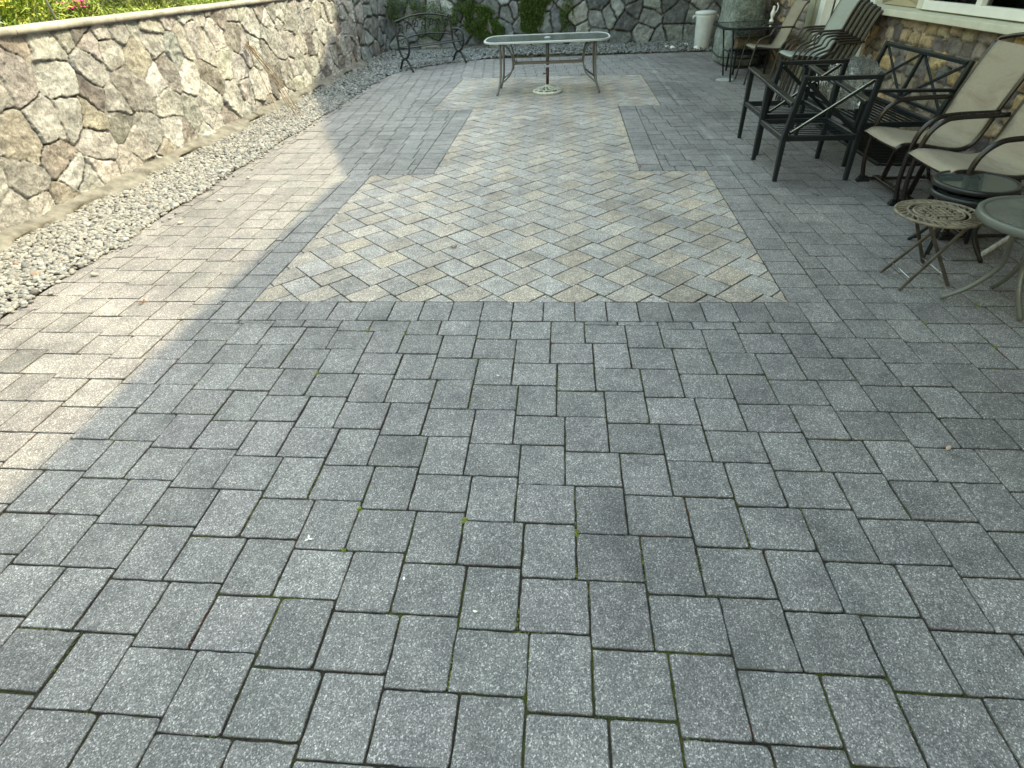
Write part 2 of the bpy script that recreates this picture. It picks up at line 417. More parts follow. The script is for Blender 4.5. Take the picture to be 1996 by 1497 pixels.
def dup(root, loc, rz=None, label=None, tilt=None):
    r = root.copy(); COL.objects.link(r); r.location = loc
    if rz is not None: r.rotation_euler = (0, 0, rz)
    if tilt is not None: r.rotation_euler = tilt
    if label: r['label'] = label
    for ch in list(root.children):
        c = ch.copy(); COL.objects.link(c); c.parent = r
        for g in list(ch.children):
            d = g.copy(); COL.objects.link(d); d.parent = c
    return r
def vnoise(x, y, seed=0):
    x = np.asarray(x, float); y = np.asarray(y, float)
    xi = np.floor(x).astype(np.int64); yi = np.floor(y).astype(np.int64); fx = x-xi; fy = y-yi
    def h(a, b):
        n = (a*374761393 + b*668265263 + seed*1442695041) & 0xffffffff
        n = ((n ^ (n >> 13))*1274126177) & 0xffffffff
        n = n ^ (n >> 16); return (n & 0xffff)/65535.0
    u = fx*fx*(3-2*fx); v = fy*fy*(3-2*fy)
    return (h(xi, yi)*(1-u)+h(xi+1, yi)*u)*(1-v)+(h(xi, yi+1)*(1-u)+h(xi+1, yi+1)*u)*v
def fbm(x, y, seed=0, oct=4):
    r = 0; a = 0.5
    for i in range(oct): r = r+a*vnoise(x*2**i, y*2**i, seed+i*17); a *= 0.5
    return r

# ================================================================== GROUND
g = MB(); g.box((-150, -150, -0.12), (150, 150, -0.06)); struct(g.build('ground', 'soil'))

W = 0.18; LF = 0.2165
DELTA = 0.1774
# corners of the beige carpet pattern
BL, BR, TR, NR = (-1.752, 1.986), (1.402, 1.986), (1.455, 4.46), (0.848, 4.50)
NRT, URB, URT = (0.890, 7.37), (1.449, 7.39), (1.480, 9.95)
ULT, ULB, NLT, NL, TL = (-1.650, 10.15), (-1.699, 7.44), (-1.122, 7.40), (-1.118, 4.51), (-1.733, 4.51)
def clip_half(poly, a, b, keep_left=True):
    """clip convex poly by directed line a->b"""
    out = []; n = len(poly)
    def sd(p):
        v = (b[0]-a[0])*(p[1]-a[1])-(b[1]-a[1])*(p[0]-a[0]); return v if keep_left else -v
    for i in range(n):
        p, q = poly[i], poly[(i+1) % n]; sp, sq = sd(p), sd(q)
        if sp >= 0: out.append(p)
        if (sp > 0 > sq) or (sp < 0 < sq):
            t = sp/(sp-sq); out.append((p[0]+(q[0]-p[0])*t, p[1]+(q[1]-p[1])*t))
    return out
def area(p): return 0.5*sum(p[i][0]*p[(i+1) % len(p)][1]-p[(i+1) % len(p)][0]*p[i][1] for i in range(len(p))) if len(p) > 2 else 0
def inter(poly, conv):
    for i in range(len(conv)):
        poly = clip_half(poly, conv[i], conv[(i+1) % len(conv)])
        if len(poly) < 3: return []
    return poly
def subtract(polys, conv):
    out = []
    for p in polys:
        if area(inter(p, conv)) < 1e-7: out.append(p); continue
        rest = p
        for i in range(len(conv)):
            a, b = conv[i], conv[(i+1) % len(conv)]
            o = clip_half(rest, a, b, False)
            if len(o) >= 3 and area(o) > 1e-6: out.append(o)
            rest = clip_half(rest, a, b, True)
            if len(rest) < 3: break
    return out
def inset(poly, d):
    """inset convex CCW polygon"""
    out = poly
    n = len(poly)
    for i in range(n):
        a, b = poly[i], poly[(i+1) % n]; l = math.hypot(b[0]-a[0], b[1]-a[1])
        if l < 1e-6: continue
        nx, ny = -(b[1]-a[1])/l*d, (b[0]-a[0])/l*d
        out = clip_half(out, (a[0]+nx, a[1]+ny), (b[0]+nx, b[1]+ny))
        if len(out) < 3: return []
    return out
def dedupe(poly, eps=0.002):
    out = []
    for p in poly:
        if not out or math.hypot(p[0]-out[-1][0], p[1]-out[-1][1]) > eps: out.append(p)
    if len(out) > 1 and math.hypot(out[0][0]-out[-1][0], out[0][1]-out[-1][1]) < eps: out.pop()
    return out

LOWER = [BL, BR, TR, TL]; UPPER = [ULB, URB, URT, ULT]
MID = [(-1.118, 4.0), (0.845, 4.0), (0.895, 8.2), (-1.124, 8.2)]
MIDX = [NL, NR, NRT, NLT]
# patio outline (convex), gravel edge on the left and at the back
PATIO = [(-3.17, -1.6), (3.76, -1.6), (3.76, 12.62), (2.3, 12.62), (-0.9, 12.86), (-1.62, 12.6), (-2.36, 12.08), (-2.79, 11.63), (-3.12, 11.1), (-3.25, 10.3), (-3.25, 2.0)]
pave = MB(); pcol = []
def gray(kind):
    t = random.gauss(0, 1)
    if kind == 'gray':
        k = max(0.74, 1+0.07*t); tint = random.random()
        c = [0.209, 0.196, 0.192]
        if tint < 0.2: c = [0.211, 0.194, 0.193]
        elif tint < 0.32: c = [0.205, 0.196, 0.190]
        return [x*k for x in c]
    if kind == 'border':
        k = 1+0.07*t; return [x*k for x in (0.222, 0.206, 0.203)]
    if kind == 'beige':
        k = 1+0.08*t; w = random.gauss(0, 0.015); return [0.376*k*(1+w), 0.318*k, 0.268*k*(1-w*2)]
    if kind == 'light':
        k = 1+0.07*t; return [x*k for x in (0.340, 0.306, 0.286)]
    if kind == 'slab':
        k = 1+0.10*t; return [x*k for x in (0.228, 0.209, 0.200)]
def add_paver(poly, kind, gap=0.0025, rr=0.005, cham=0.0035):
    poly = dedupe(poly)
    if len(poly) < 3 or area(poly) < 0.00035: return
    cx = sum(p[0] for p in poly)/len(poly); cy = sum(p[1] for p in poly)/len(poly)
    near = cy < 2.1
    g_ = gap*random.uniform(0.75, 1.45)
    poly = dedupe(inset(poly, g_))
    if len(poly) < 3 or area(poly) < 0.0002: return
    # rounded corners
    pts = []
    n = len(poly)
    r0 = rr*random.uniform(0.6, 1.5); jt = random.choice([0.0010, 0.0014, 0.0020])
    for i in range(n):
        p0, p1, p2 = poly[i-1], poly[i], poly[(i+1) % n]
        l0 = math.hypot(p0[0]-p1[0], p0[1]-p1[1]); l2 = math.hypot(p2[0]-p1[0], p2[1]-p1[1])
        r = min(r0*(random.choice([0.7, 1.0, 1.3, 1.7, 2.3]) if near else 1), l0*0.3, l2*0.3)
        a = (p1[0]+(p0[0]-p1[0])*r/l0, p1[1]+(p0[1]-p1[1])*r/l0); b = (p1[0]+(p2[0]-p1[0])*r/l2, p1[1]+(p2[1]-p1[1])*r/l2)
        if near:
            m_ = ((a[0]+b[0])*0.25+p1[0]*0.5, (a[1]+b[1])*0.25+p1[1]*0.5); pts += [a, m_, b]
            ks = max(1, int(l2/0.03))
            for k in range(1, ks):
                t = k/ks; q = (b[0]+(p2[0]-b[0])*t, b[1]+(p2[1]-b[1])*t)
                if t*l2 < l2-0.02:
                    pts.append((q[0]+random.uniform(-1, 1)*jt, q[1]+random.uniform(-1, 1)*jt))
        else: pts += [a, b]
    n = len(pts)
    z = random.gauss(0, 0.0011 if near else 0.0009); tx = random.gauss(0, 0.006); ty = random.gauss(0, 0.006)
    vs = []
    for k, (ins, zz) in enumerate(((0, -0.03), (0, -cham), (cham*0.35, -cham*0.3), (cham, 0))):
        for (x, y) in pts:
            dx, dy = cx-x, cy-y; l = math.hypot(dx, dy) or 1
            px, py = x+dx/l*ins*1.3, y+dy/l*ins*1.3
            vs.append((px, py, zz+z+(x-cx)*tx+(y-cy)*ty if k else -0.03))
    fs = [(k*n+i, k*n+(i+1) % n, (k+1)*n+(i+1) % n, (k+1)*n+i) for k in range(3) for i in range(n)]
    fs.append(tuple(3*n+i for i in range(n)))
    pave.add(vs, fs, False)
    c = gray(kind)
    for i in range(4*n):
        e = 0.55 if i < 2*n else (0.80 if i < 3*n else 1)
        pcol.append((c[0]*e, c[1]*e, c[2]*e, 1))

# --- border courses
EXCL = [LOWER, MIDX, UPPER]
def course(p, q, side, width, step, lo=0.0, kind='border', rev=False):
    p = Vector((*p, 0)); q = Vector((*q, 0)); d = (q-p); l = d.length; d /= l
    nrm = Vector((d.y, -d.x, 0))*side
    a, b, c, e = p, q, q+nrm*width, p+nrm*width
    quad = [tuple(v[:2]) for v in (a, b, c, e)]
    if area(quad) < 0: quad.reverse()
    t = lo
    while t < l-1e-4:
        t1 = min(l, t+step) if t > 0 or lo == 0 else step
        if l-t1 < 0.03: t1 = l
        pq = [p+d*t, p+d*t1, p+d*t1+nrm*width, p+d*t+nrm*width]
        pq = [tuple(v[:2]) for v in pq]
        if area(pq) < 0: pq.reverse()
        pq = inter(pq, PATIO)
        if pq: add_paver(pq, kind)
        t = t1
    return quad
# bottom soldier row is aligned so that a joint falls at x=-0.1529
x0 = -0.1529-DELTA*10
Q1 = [(x0, 1.986-LF), (1.402+LF, 1.986-LF), (1.402+LF, 1.986), (x0, 1.986)]
xx = x0
while xx < 1.402+LF-0.01:
    x1 = min(xx+DELTA, 1.402+LF)
    add_paver([(xx, 1.986-LF), (x1, 1.986-LF), (x1, 1.986), (xx, 1.986)], 'border'); xx = x1
Q2 = course(BR, TR, 1, LF, 0.1785)
Q3 = course(BL, TL, -1, LF, 0.1785)
Q4 = course(NL, NLT, -1, LF, 0.1785)
Q5 = course(NR, NRT, 1, LF, 0.1785)
Q6 = course(ULB, ULT, -1, LF, 0.1785)
Q7 = course(URB, URT, 1, LF, 0.1785)
# edge course beside the gravel
QE = [(-3.26, -1.6), (-3.17, -1.6), (-3.13, 10.3), (-3.25, 10.3)]
yy = -1.6
while yy < 10.3:
    y1 = min(yy+0.183, 10.3)
    add_paver(inter([(-3.3, yy), (-3.13, yy), (-3.13, y1), (-3.3, y1)], PATIO), 'gray'); yy = y1
QE = [(-3.30, -1.6), (-3.13, -1.6), (-3.13, 10.3), (-3.30, 10.3)]
# slab strip along the house
QS = [(2.62, 4.03), (3.76, 4.03), (3.76, 8.3), (2.62, 8.3)]
PIT = [(2.98, 4.50), (3.70, 4.50), (3.70, 6.02), (2.98, 6.02)]
yy = 4.03
while yy < 8.3-0.01:
    for xa, xb in ((2.62, 3.12), (3.12, 3.76)):
        for pc in subtract([[(xa, yy), (xb, yy), (xb, min(8.3, yy+0.47)), (xa, min(8.3, yy+0.47))]], PIT):
            add_paver(pc, 'slab', 0.003)
    yy += 0.47
EXCL += [Q1, Q2, Q3, Q4, Q5, Q6, Q7, QE, QS]
EXCL = [e if area(e) > 0 else e[::-1] for e in EXCL]
# --- field herringbone
DR = [(2.70+0.15*math.cos(a), 9.20+0.15*math.sin(a)) for a in np.linspace(0, 2*math.pi, 17)[:-1]]
def rect(x0, y0, x1, y1): return [(x0, y0), (x1, y0), (x1, y1), (x0, y1)]
for n_ in range(-60, 90):
    for m_ in range(-70, 60):
        ox = n_*W+m_*LF; oy = n_*W-m_*LF
        if not (-4 < ox < 4.2 and -1.6 < oy < 13.2): continue
        for rc in (rect(ox, oy, ox+LF, oy+W), rect(ox+LF, oy+W-LF, ox+LF+W, oy+W)):
            p = inter(rc, PATIO)
            if not p or area(p) < 4e-4: continue
            ps = [p]
            for e in EXCL: ps = subtract(ps, e)
            ps = subtract(ps, DR)
            for q in ps: add_paver(q, 'gray')
# --- beige carpet, herringbone turned 45 degrees
s2 = 1/math.sqrt(2); LB = 0.2235
OX, OY = -1.0445, 2.210           # where the left corner of a light block sits: (u,v)=(L,W)
def uv(u, v): return (OX+(u-LB)*s2-(v-W)*s2, OY+(u-LB)*s2+(v-W)*s2)
regs = [LOWER, MID, UPPER]
for n_ in range(-70, 110):
    for m_ in range(-40, 60):
        ou = n_*W+m_*LB; ov = n_*W-m_*LB
        cx, cy = uv(ou+0.1, ov+0.1)
        if not (-2.2 < cx < 1.9 and 1.5 < cy < 10.6): continue
        for rc, kd in ((rect(ou, ov, ou+LB, ov+W), 'beige'), (rect(ou+LB, ov+W-LB, ou+LB+W, ov+W), 'light')):
            poly = [uv(*p) for p in rc]
            ar = [area(inter(poly, r_)) for r_ in regs]
            b_ = max(range(3), key=lambda i: ar[i])
            if ar[b_] < 1e-5: continue
            best = inter(poly, regs[b_]); add_paver(best, kd, 0.0028, 0.006, 0.0032)
            if area(poly)-ar[b_] > 1e-4:
                rest = subtract([poly], regs[b_])
                for j in range(3):
                    if j == b_: continue
                    nr_ = []
                    for q in rest:
                        k_ = inter(q, regs[j] if j != 1 else MIDX)
                        if k_ and area(k_) > 3e-4: add_paver(k_, kd, 0.0028, 0.006, 0.0032)
                        nr_ += subtract([q], regs[j])
                    rest = nr_
po = pave.build('paving', 'paver', cols=pcol); struct(po)
jb = MB(); jb.poly_prism(PATIO, -0.055, -0.0075); struct(jb.build('joint_sand', 'joint'))

# drain lid, loose debris
t = thing('drain_cover', 'pale round drain lid set flush in the paving before the glass side table', 'drain cover', (2.70, 9.20, 0))
mb = MB(); mb.lathe([(0.13, -0.02), (0.14, -0.004), (0.138, 0.003), (0.13, 0.005), (0.118, 0.001), (0.112, 0.004), (0.0, 0.005)], seg=40)
mb.build('lid', 'drain_cover', t)
mb = MB()
for dx in (-0.05, 0.05): mb.lathe([(0.012, 0.0045), (0.010, 0.0075), (0, 0.008)], (dx, 0.01, 0), 12)
mb.build('screw', 'steel_post', t)

# ------------------------------------------------------------------ moss in the joints
def ico(sub=1):
    p = (1+5**.5)/2
    v = [(-1,p,0),(1,p,0),(-1,-p,0),(1,-p,0),(0,-1,p),(0,1,p),(0,-1,-p),(0,1,-p),(p,0,-1),(p,0,1),(-p,0,-1),(-p,0,1)]
    f = [(0,11,5),(0,5,1),(0,1,7),(0,7,10),(0,10,11),(1,5,9),(5,11,4),(11,10,2),(10,7,6),(7,1,8),(3,9,4),(3,4,2),(3,2,6),(3,6,8),(3,8,9),(4,9,5),(2,4,11),(6,2,10),(8,6,7),(9,8,1)]
    v = [Vector(a).normalized() for a in v]
    for _ in range(sub):
        nf = []; c = {}
        def mid(a, b):
            k = (min(a, b), max(a, b))
            if k not in c: v.append(((v[a]+v[b])/2).normalized()); c[k] = len(v)-1
            return c[k]
        for a, b, d in f:
            x, y, z = mid(a, b), mid(b, d), mid(d, a); nf += [(a,x,z),(b,y,x),(d,z,y),(x,y,z)]
        f = nf
    return np.array([tuple(a) for a in v]), np.array(f)
def blobs(name, pos, rad, sub, mat, cols, squash=(1, 1, 1), jitter=0.12, rot=True):
    V0, F0 = ico(sub); n = len(pos); k = len(V0)
    rad = np.asarray(rad)
    if rad.ndim == 1: rad = np.stack([rad*squash[0], rad*squash[1], rad*squash[2]], -1)
    V = np.repeat(V0[None], n, 0)*(1+rng.uniform(-jitter, jitter, (n, k, 1)))
    V = V*rad[:, None, :]
    if rot:
        a = rng.uniform(0, 2*np.pi, n); ca, sa = np.cos(a), np.sin(a)
        tl = rng.normal(0, 0.35, n); ct, st = np.cos(tl), np.sin(tl)
        x = V[..., 0]*ct[:, None]-V[..., 2]*st[:, None]; z = V[..., 0]*st[:, None]+V[..., 2]*ct[:, None]; y = V[..., 1]
        V = np.stack([x*ca[:, None]-y*sa[:, None], x*sa[:, None]+y*ca[:, None], z], -1)
    V = V+np.asarray(pos)[:, None, :]
    F = (F0[None]+(np.arange(n)*k)[:, None, None]).reshape(-1, 3)
    C = np.repeat(np.asarray(cols)[:, None, :], k, 1).reshape(-1, 3)
    return np_mesh(name, V.reshape(-1, 3), F, mat, C)
mpos = []; mrad = []; mc = []
for n_ in range(-30, 40):
    for m_ in range(-30, 30):
        ox = n_*W+m_*LF; oy = n_*W-m_*LF
        if not (-3 < ox < 3.2 and -0.4 < oy < 2.1): continue
        for (x, y, l, ax) in ((ox, oy, LF, 0), (ox, oy, W, 1), (ox+LF, oy+W-LF, W, 0), (ox+LF, oy+W-LF, LF, 1)):
            cxm, cym = (x+l/2, y) if ax == 0 else (x, y+l/2)
            if 1.77 < cym < 2.5 and -1.95 < cxm < 1.6: continue
            dens = fbm(cxm*2.2+5, cym*2.2, 3)
            sun_side = cxm < -1.9
            if dens > (0.455 if not sun_side else 0.8) and random.random() < 0.62:
                run = random.uniform(0.15, 0.9)*l; st = random.choice([0, l-run]); k = int(run/0.004)
                yel = random.random() < 0.3; rus = random.random() < 0.12
                for _ in range(k):
                    tt = st+random.random()*run; w_ = random.gauss(0, 0.0016)
                    p = (x+tt, y+w_) if ax == 0 else (x+w_, y+tt)
                    mpos.append((p[0], p[1], -0.0045+random.uniform(-0.002, 0.002)))
                    mrad.append(random.uniform(0.0014, 0.0034))
                    c = (0.12, 0.125, 0.02) if yel else (0.055, 0.07, 0.016)
                    if rus: c = (0.10, 0.035, 0.02)
                    f_ = random.uniform(0.6, 1.4); mc.append(tuple(q*f_ for q in c))
            if dens > 0.56 and random.random() < 0.10:     # bright tuft at a T joint
                for _ in range(26):
                    mpos.append((x+random.gauss(0, 0.005), y+random.gauss(0, 0.007), -0.002+random.uniform(0, 0.003)))
                    mrad.append(random.uniform(0.002, 0.0042)); f_ = random.uniform(0.7, 1.4); mc.append((0.13*f_, 0.15*f_, 0.02*f_))
o = blobs('moss', np.array(mpos), np.array(mrad), 0, 'foliage', np.array(mc), (1.2, 1, 0.8), 0.25); struct(o, 'stuff')

# ================================================================== PEBBLES
def edge_x(y):
    """right limit of the gravel on the left side"""
    return 0.035+0.02*np.sin(y*5.1)+0.012*np.sin(y*17)+np.interp(y, [-2, 1.9, 2.0, 10.3, 10.9, 11.2, 11.63, 12.08, 12.6], [-3.17, -3.27, -3.27, -3.25, -3.18, -3.10, -2.79, -2.36, -1.62])
def in_gravel(x, y):
    left = (x > -4.07+0.06*np.sin(y*3.3)+0.05*np.sin(y*7.7+1)+0.02*np.sin(y*19)+0.12*(vnoise(x*9, y*9, 3)-0.5)) & (x < edge_x(y)) & (y < 12.6)
    bl = np.interp(x, [-4.2, -1.62, -0.9, 2.3, 3.8], [12.4, 12.6, 12.86, 12.62, 12.62])
    yb = np.interp(x, [-4.3, -3.9, 3.8], [12.6, 14.1, 13.75])
    back = (y >= np.where(x < -1.62, 12.5, bl)) & (y < yb) & (x > -4.25) & (x < 3.76)
    return left | back
def heap(x, y):
    w = np.clip((edge_x(y)-x)/0.5, 0, 1)
    back = np.clip((y-12.5)/0.9, 0, 1)*0.07
    return 0.010+0.012*w*(y < 12.6)+back+0.02*(fbm(x*3, y*3, 9)-0.5)
pts = []
def fill(y0, y1, x0, x1, n, r0, r1, lift):
    x = rng.uniform(x0, x1, n); y = rng.uniform(y0, y1, n); k = in_gravel(x, y); x, y = x[k], y[k]
    return np.stack([x, y, heap(x, y)+lift], -1)
def pebble_cols(n, dark=0.0):
    t = rng.random(n); c = np.empty((n, 3))
    base = np.array([0.235, 0.232, 0.225])*1.0
    c[:] = base
    c[t < 0.35] = (0.21, 0.21, 0.20); c[t < 0.16] = (0.14, 0.14, 0.14); c[t > 0.90] = (0.34, 0.33, 0.315); c[t > 0.99] = (0.22, 0.165, 0.13)
    return c*rng.uniform(0.8, 1.2, (n, 1))
sy = rng.uniform(1.6, 10.5, 120); sx_ = edge_x(sy)+np.abs(rng.normal(0.0, 0.045, 120)); allp = [np.stack([sx_, sy, np.full(120, 0.008)], -1)]; allr = [rng.uniform(0.008, 0.016, 120)]
for (y0, y1, n, ra, rb) in ((1.2, 5.0, 12500, 0.010, 0.020), (5.0, 8.5, 8500, 0.011, 0.021)):
    p = fill(y0, y1, -4.2, -3.1, n, 0, 0, 0); allp.append(p); allr.append(rng.uniform(ra, rb, len(p)))
p = np.concatenate(allp); r = np.concatenate(allr)
r = r*np.where(rng.random(len(r)) < 0.08, 1.5, 1.0)*np.where(rng.random(len(r)) < 0.2, 0.65, 1.0)
rad = np.stack([r*rng.uniform(1.0, 1.55, len(r)), r*rng.uniform(0.85, 1.1, len(r)), r*rng.uniform(0.5, 0.8, len(r))], -1)
p[120:, 2] += rng.uniform(-0.006, 0.010, len(p)-120)
o1 = blobs('pebbles', p, rad, 1, 'pebble', pebble_cols(len(p)), jitter=0.07); struct(o1, 'stuff')
p = np.concatenate([fill(8.5, 12.6, -4.25, -1.5, 6500, 0, 0, 0), fill(12.3, 14.1, -4.25, 3.76, 9500, 0, 0, 0), fill(-1.5, 1.2, -4.2, -3.1, 5200, 0, 0, 0)])
r = rng.uniform(0.015, 0.030, len(p)); p[:, 2] += rng.uniform(-0.008, 0.012, len(p))
rad = np.stack([r*rng.uniform(1.0, 1.5, len(r)), r*rng.uniform(0.8, 1.1, len(r)), r*rng.uniform(0.5, 0.85, len(r))], -1)
o2 = blobs('pebbles', p, rad, 0, 'pebble', pebble_cols(len(p))*np.array([0.86, 0.92, 0.95]), jitter=0.1); struct(o2, 'stuff')
# gravel bed below
gx = np.linspace(-4.25, 3.80, 80); gy = np.linspace(-1.6, 14.15, 110); GX, GY = np.meshgrid(gx, gy)
GZ = np.where(in_gravel(GX+0.10, GY-0.05*(GY>11)), heap(GX, GY)-0.014, -0.045)
idx = np.arange(GX.size).reshape(GX.shape)
fq = np.stack([idx[:-1, :-1], idx[:-1, 1:], idx[1:, 1:], idx[1:, :-1]], -1).reshape(-1, 4)
struct(np_mesh('gravel_bed', np.stack([GX, GY, GZ], -1).reshape(-1, 3), fq, 'soil'))
loose = [(-3.05, 2.335, 'smooth grey pebble lying alone on the sunlit pavers, nearest to the camera'),
         (-2.98, 3.27, 'flat whitish pebble on the pavers beside the gravel strip'),
         (-2.92, 3.80, 'small round pebble on the pavers a little beyond the flat whitish one'),
         (-2.97, 4.45, 'oval pale pebble resting against the edge of the pavers'),
         (-3.07, 4.75, 'tiny brownish pebble near the pavers edge, farthest of the loose ones')]
for i, (x, y, lb) in enumerate(loose):
    o = blobs('loose_pebble', np.array([(0, 0, 0.012)]), np.array([[0.024, 0.017, 0.013]])*(1 if i < 3 else 0.8), 2, 'pebble', np.array([(0.42, 0.40, 0.36)])*(0.7 if i in (0, 4) else 1), jitter=0.03)
    o.location = (x, y, 0); o.rotation_euler = (0, 0, i*1.3); tag(o, lb, 'pebble', 'loose pebbles kicked onto the pavers')

# ================================================================== STONE WALLS
def stone_wall(name, p0, p1, z0, z1, res, cw, ch, palette, seed, mat, joint_col, relief=0.05, jw=0.016, parent=None, aniso=1.0, foot=0.0, jdepth=0.03, ystretch=1.0, openings=(), soft=0.02, crack=0.4, pn=False, fine=None, jit=0.40):
    rg = np.random.default_rng(seed)
    p0 = np.array(p0, float); p1 = np.array(p1, float); Ls = np.linalg.norm(p1-p0); d = (p1-p0)/Ls
    nrm = np.array([d[1], -d[0]])      # to the right of travel p0->p1
    ns = int(Ls/res)+1; nz = int((z1-z0)/res)+1
    sgrid = np.linspace(0, Ls, ns)
    if fine:
        a_, b_, r_ = fine; sgrid = np.concatenate([np.arange(0, a_, 0.03), np.arange(a_, b_, r_), np.arange(b_, Ls, 0.02), [Ls]]); ns = len(sgrid)
        nz = int((z1-z0)/r_)+1
    S, Z = np.meshgrid(sgrid, np.linspace(z0, z1, nz))
    # sites in jittered courses
    sites = []; nrow = max(2, int(round((z1-z0)/ch))+2)
    for r_ in range(-1, nrow+1):
        zc = z0+(r_+0.5)*ch
        s = -cw+rg.random()*cw
        while s < Ls+cw:
            w_ = cw*rg.choice([0.5, 0.75, 1.0, 1.25, 1.6])*rg.uniform(0.85, 1.15); sites.append((s+w_/2, zc+rg.uniform(-jit, jit)*ch)); s += w_
            if not pn and rg.random() < 0.14: sites.append((s-w_*0.1, zc+ch*0.5))
    T = np.array(sites); M = len(T)
    ws = S+0.05*cw*4*(fbm(S/cw*2.2, Z/ch*2.2, seed+1)-0.5)+0.012*(vnoise(S*30, Z*30, seed+5)-0.5)
    wz = Z+0.05*ch*4*(fbm(S/cw*2.2+9, Z/ch*2.2, seed+2)-0.5)+0.012*(vnoise(S*30+7, Z*30, seed+6)-0.5)
    Pt = np.stack([ws.ravel()/aniso, wz.ravel()], -1); Ts = T.copy(); Ts[:, 0] /= aniso
    d1 = np.full(len(Pt), 1e9); i1 = np.zeros(len(Pt), int); edge = np.full(len(Pt), 1e9)
    CH = 20000
    asp = cw/ch*1.0
    for a in range(0, len(Pt), CH):
        q = Pt[a:a+CH]; lo, hi = q[:, 0].min()-1.6, q[:, 0].max()+1.6
        D = ((q[:, None, :]-Ts[None])**2).sum(-1); k = D.argmin(1); dm = D[np.arange(len(q)), k]
        if pn:
            D = (np.abs(q[:, None, 0]-Ts[None, :, 0])**6+np.abs((q[:, None, 1]-Ts[None, :, 1])*asp)**6)**(1/6)
            part = np.partition(D, 1, axis=1); i1[a:a+CH] = D.argmin(1); edge[a:a+CH] = (part[:, 1]-part[:, 0])*0.5/asp**0.5
            continue
        sep = np.sqrt(((Ts[k][:, None, :]-Ts[None])**2).sum(-1)); sep[np.arange(len(q)), k] = 1e9
        e = (D-dm[:, None])/(2*sep); e[np.arange(len(q)), k] = 1e9
        i1[a:a+CH] = k; edge[a:a+CH] = e.min(1)
    edge = edge.reshape(S.shape); cid = i1.reshape(S.shape)
    off = rg.uniform(0, 1, M); tx = rg.normal(0, 0.16, M); tz = rg.normal(0, 0.14, M)
    jwv = jw*(0.35+1.3*fbm(S*2.5, Z*2.5, seed+8))
    prof = np.clip((edge-jwv)/soft, 0, 1); prof = prof**0.6
    dx = S-T[cid][..., 0]; dz = Z-T[cid][..., 1]
    rough = (fbm(S*8, Z*8, seed+11, 5)-0.5)*0.050+(fbm(S*26, Z*26, seed+12, 4)-0.5)*0.030
    body = relief*(0.45+0.55*off[cid])+tx[cid]*dx*0.4+tz[cid]*dz*0.4+rough*(relief/0.05)**0.5
    mort = relief*0.35-jdepth*(fbm(S*3.1, Z*3.1, seed+14)*1.5)+(vnoise(S*60, Z*60, seed+3)-0.5)*0.006
    H = mort*(1-prof)+body*prof
    pal = np.array([c for c, _ in palette]); wts = np.array([w_ for _, w_ in palette], float); wts /= wts.sum()
    ci = rg.choice(len(pal), M, p=wts); cc = pal[ci]*rg.uniform(0.82, 1.16, (M, 1))*(1+rg.normal(0, 0.02, (M, 3)))
    C = cc[cid]
    # streaky variation inside the stones, real bedding colour of the rock
    st = fbm(S*6+off[cid]*9, Z*14+off[cid]*30, seed+21, 4)
    C = C*(0.48+1.04*st)[..., None]
    jm = np.clip(1-(edge-jwv*0.6)/(jw*0.9), 0, 1)[..., None]
    jc = np.array(joint_col)*(0.75+0.5*fbm(S*12, Z*12, seed+31)[..., None])
    C = C*(1-jm)+jc*jm
    # open dark cracks along some joints
    ck = (edge < jw*0.35) & (fbm(S*2.1+3, Z*2.1, seed+41) > crack)
    H = np.where(ck, H-0.045, H); C = np.where(ck[..., None], np.array([0.05, 0.045, 0.04]), C)
    if foot:
        fm = np.clip((foot+0.10*(fbm(S*1.6, S*0+3, seed+51)-0.5)*2-(Z-z0))/0.02, 0, 1)
        H = H*(1-fm)+(0.06+0.02*fbm(S*8, Z*8, seed+52))*fm
        C = C*(1-fm[..., None])+np.array([0.24, 0.23, 0.21])*(0.8+0.4*fbm(S*5, Z*5, 77))[..., None]*fm[..., None]
    X = p0[0]+d[0]*S+nrm[0]*H; Y = p0[1]+d[1]*S+nrm[1]*H
    V = np.stack([X, Y, Z], -1).reshape(-1, 3)
    idx = np.arange(S.size).reshape(S.shape)
    fq = np.stack([idx[:-1, :-1], idx[:-1, 1:], idx[1:, 1:], idx[1:, :-1]], -1)
    keep = np.ones(fq.shape[:2], bool)
    for (s0, s1, a0, a1) in openings:
        keep &= ~((S[:-1, :-1] > s0) & (S[:-1, :-1] < s1) & (Z[:-1, :-1] > a0) & (Z[:-1, :-1] < a1))
    fq = fq[keep]
    return np_mesh(name, V, fq, mat, C.reshape(-1, 3), True, parent)

PAL_L = [((0.42, 0.42, 0.425), 7), ((0.48, 0.48, 0.485), 7), ((0.34, 0.335, 0.33), 3), ((0.22, 0.215, 0.21), 1.6), ((0.38, 0.36, 0.33), 1.2), ((0.28, 0.265, 0.255), 1.4), ((0.50, 0.495, 0.48), 4)]
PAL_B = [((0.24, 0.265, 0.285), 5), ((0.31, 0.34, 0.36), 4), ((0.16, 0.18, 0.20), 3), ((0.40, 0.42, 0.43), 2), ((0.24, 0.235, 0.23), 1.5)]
PAL_V = [((0.40, 0.31, 0.20), 3), ((0.56, 0.40, 0.22), 1.5), ((0.29, 0.235, 0.205), 3.2), ((0.22, 0.19, 0.18), 2.2), ((0.36, 0.30, 0.235), 3.4), ((0.18, 0.16, 0.16), 1.2)]
t = thing('stone_retaining_wall', 'long sunlit retaining wall of pale rough fieldstone along the left gravel strip', 'stone wall', (0, 0, 0))
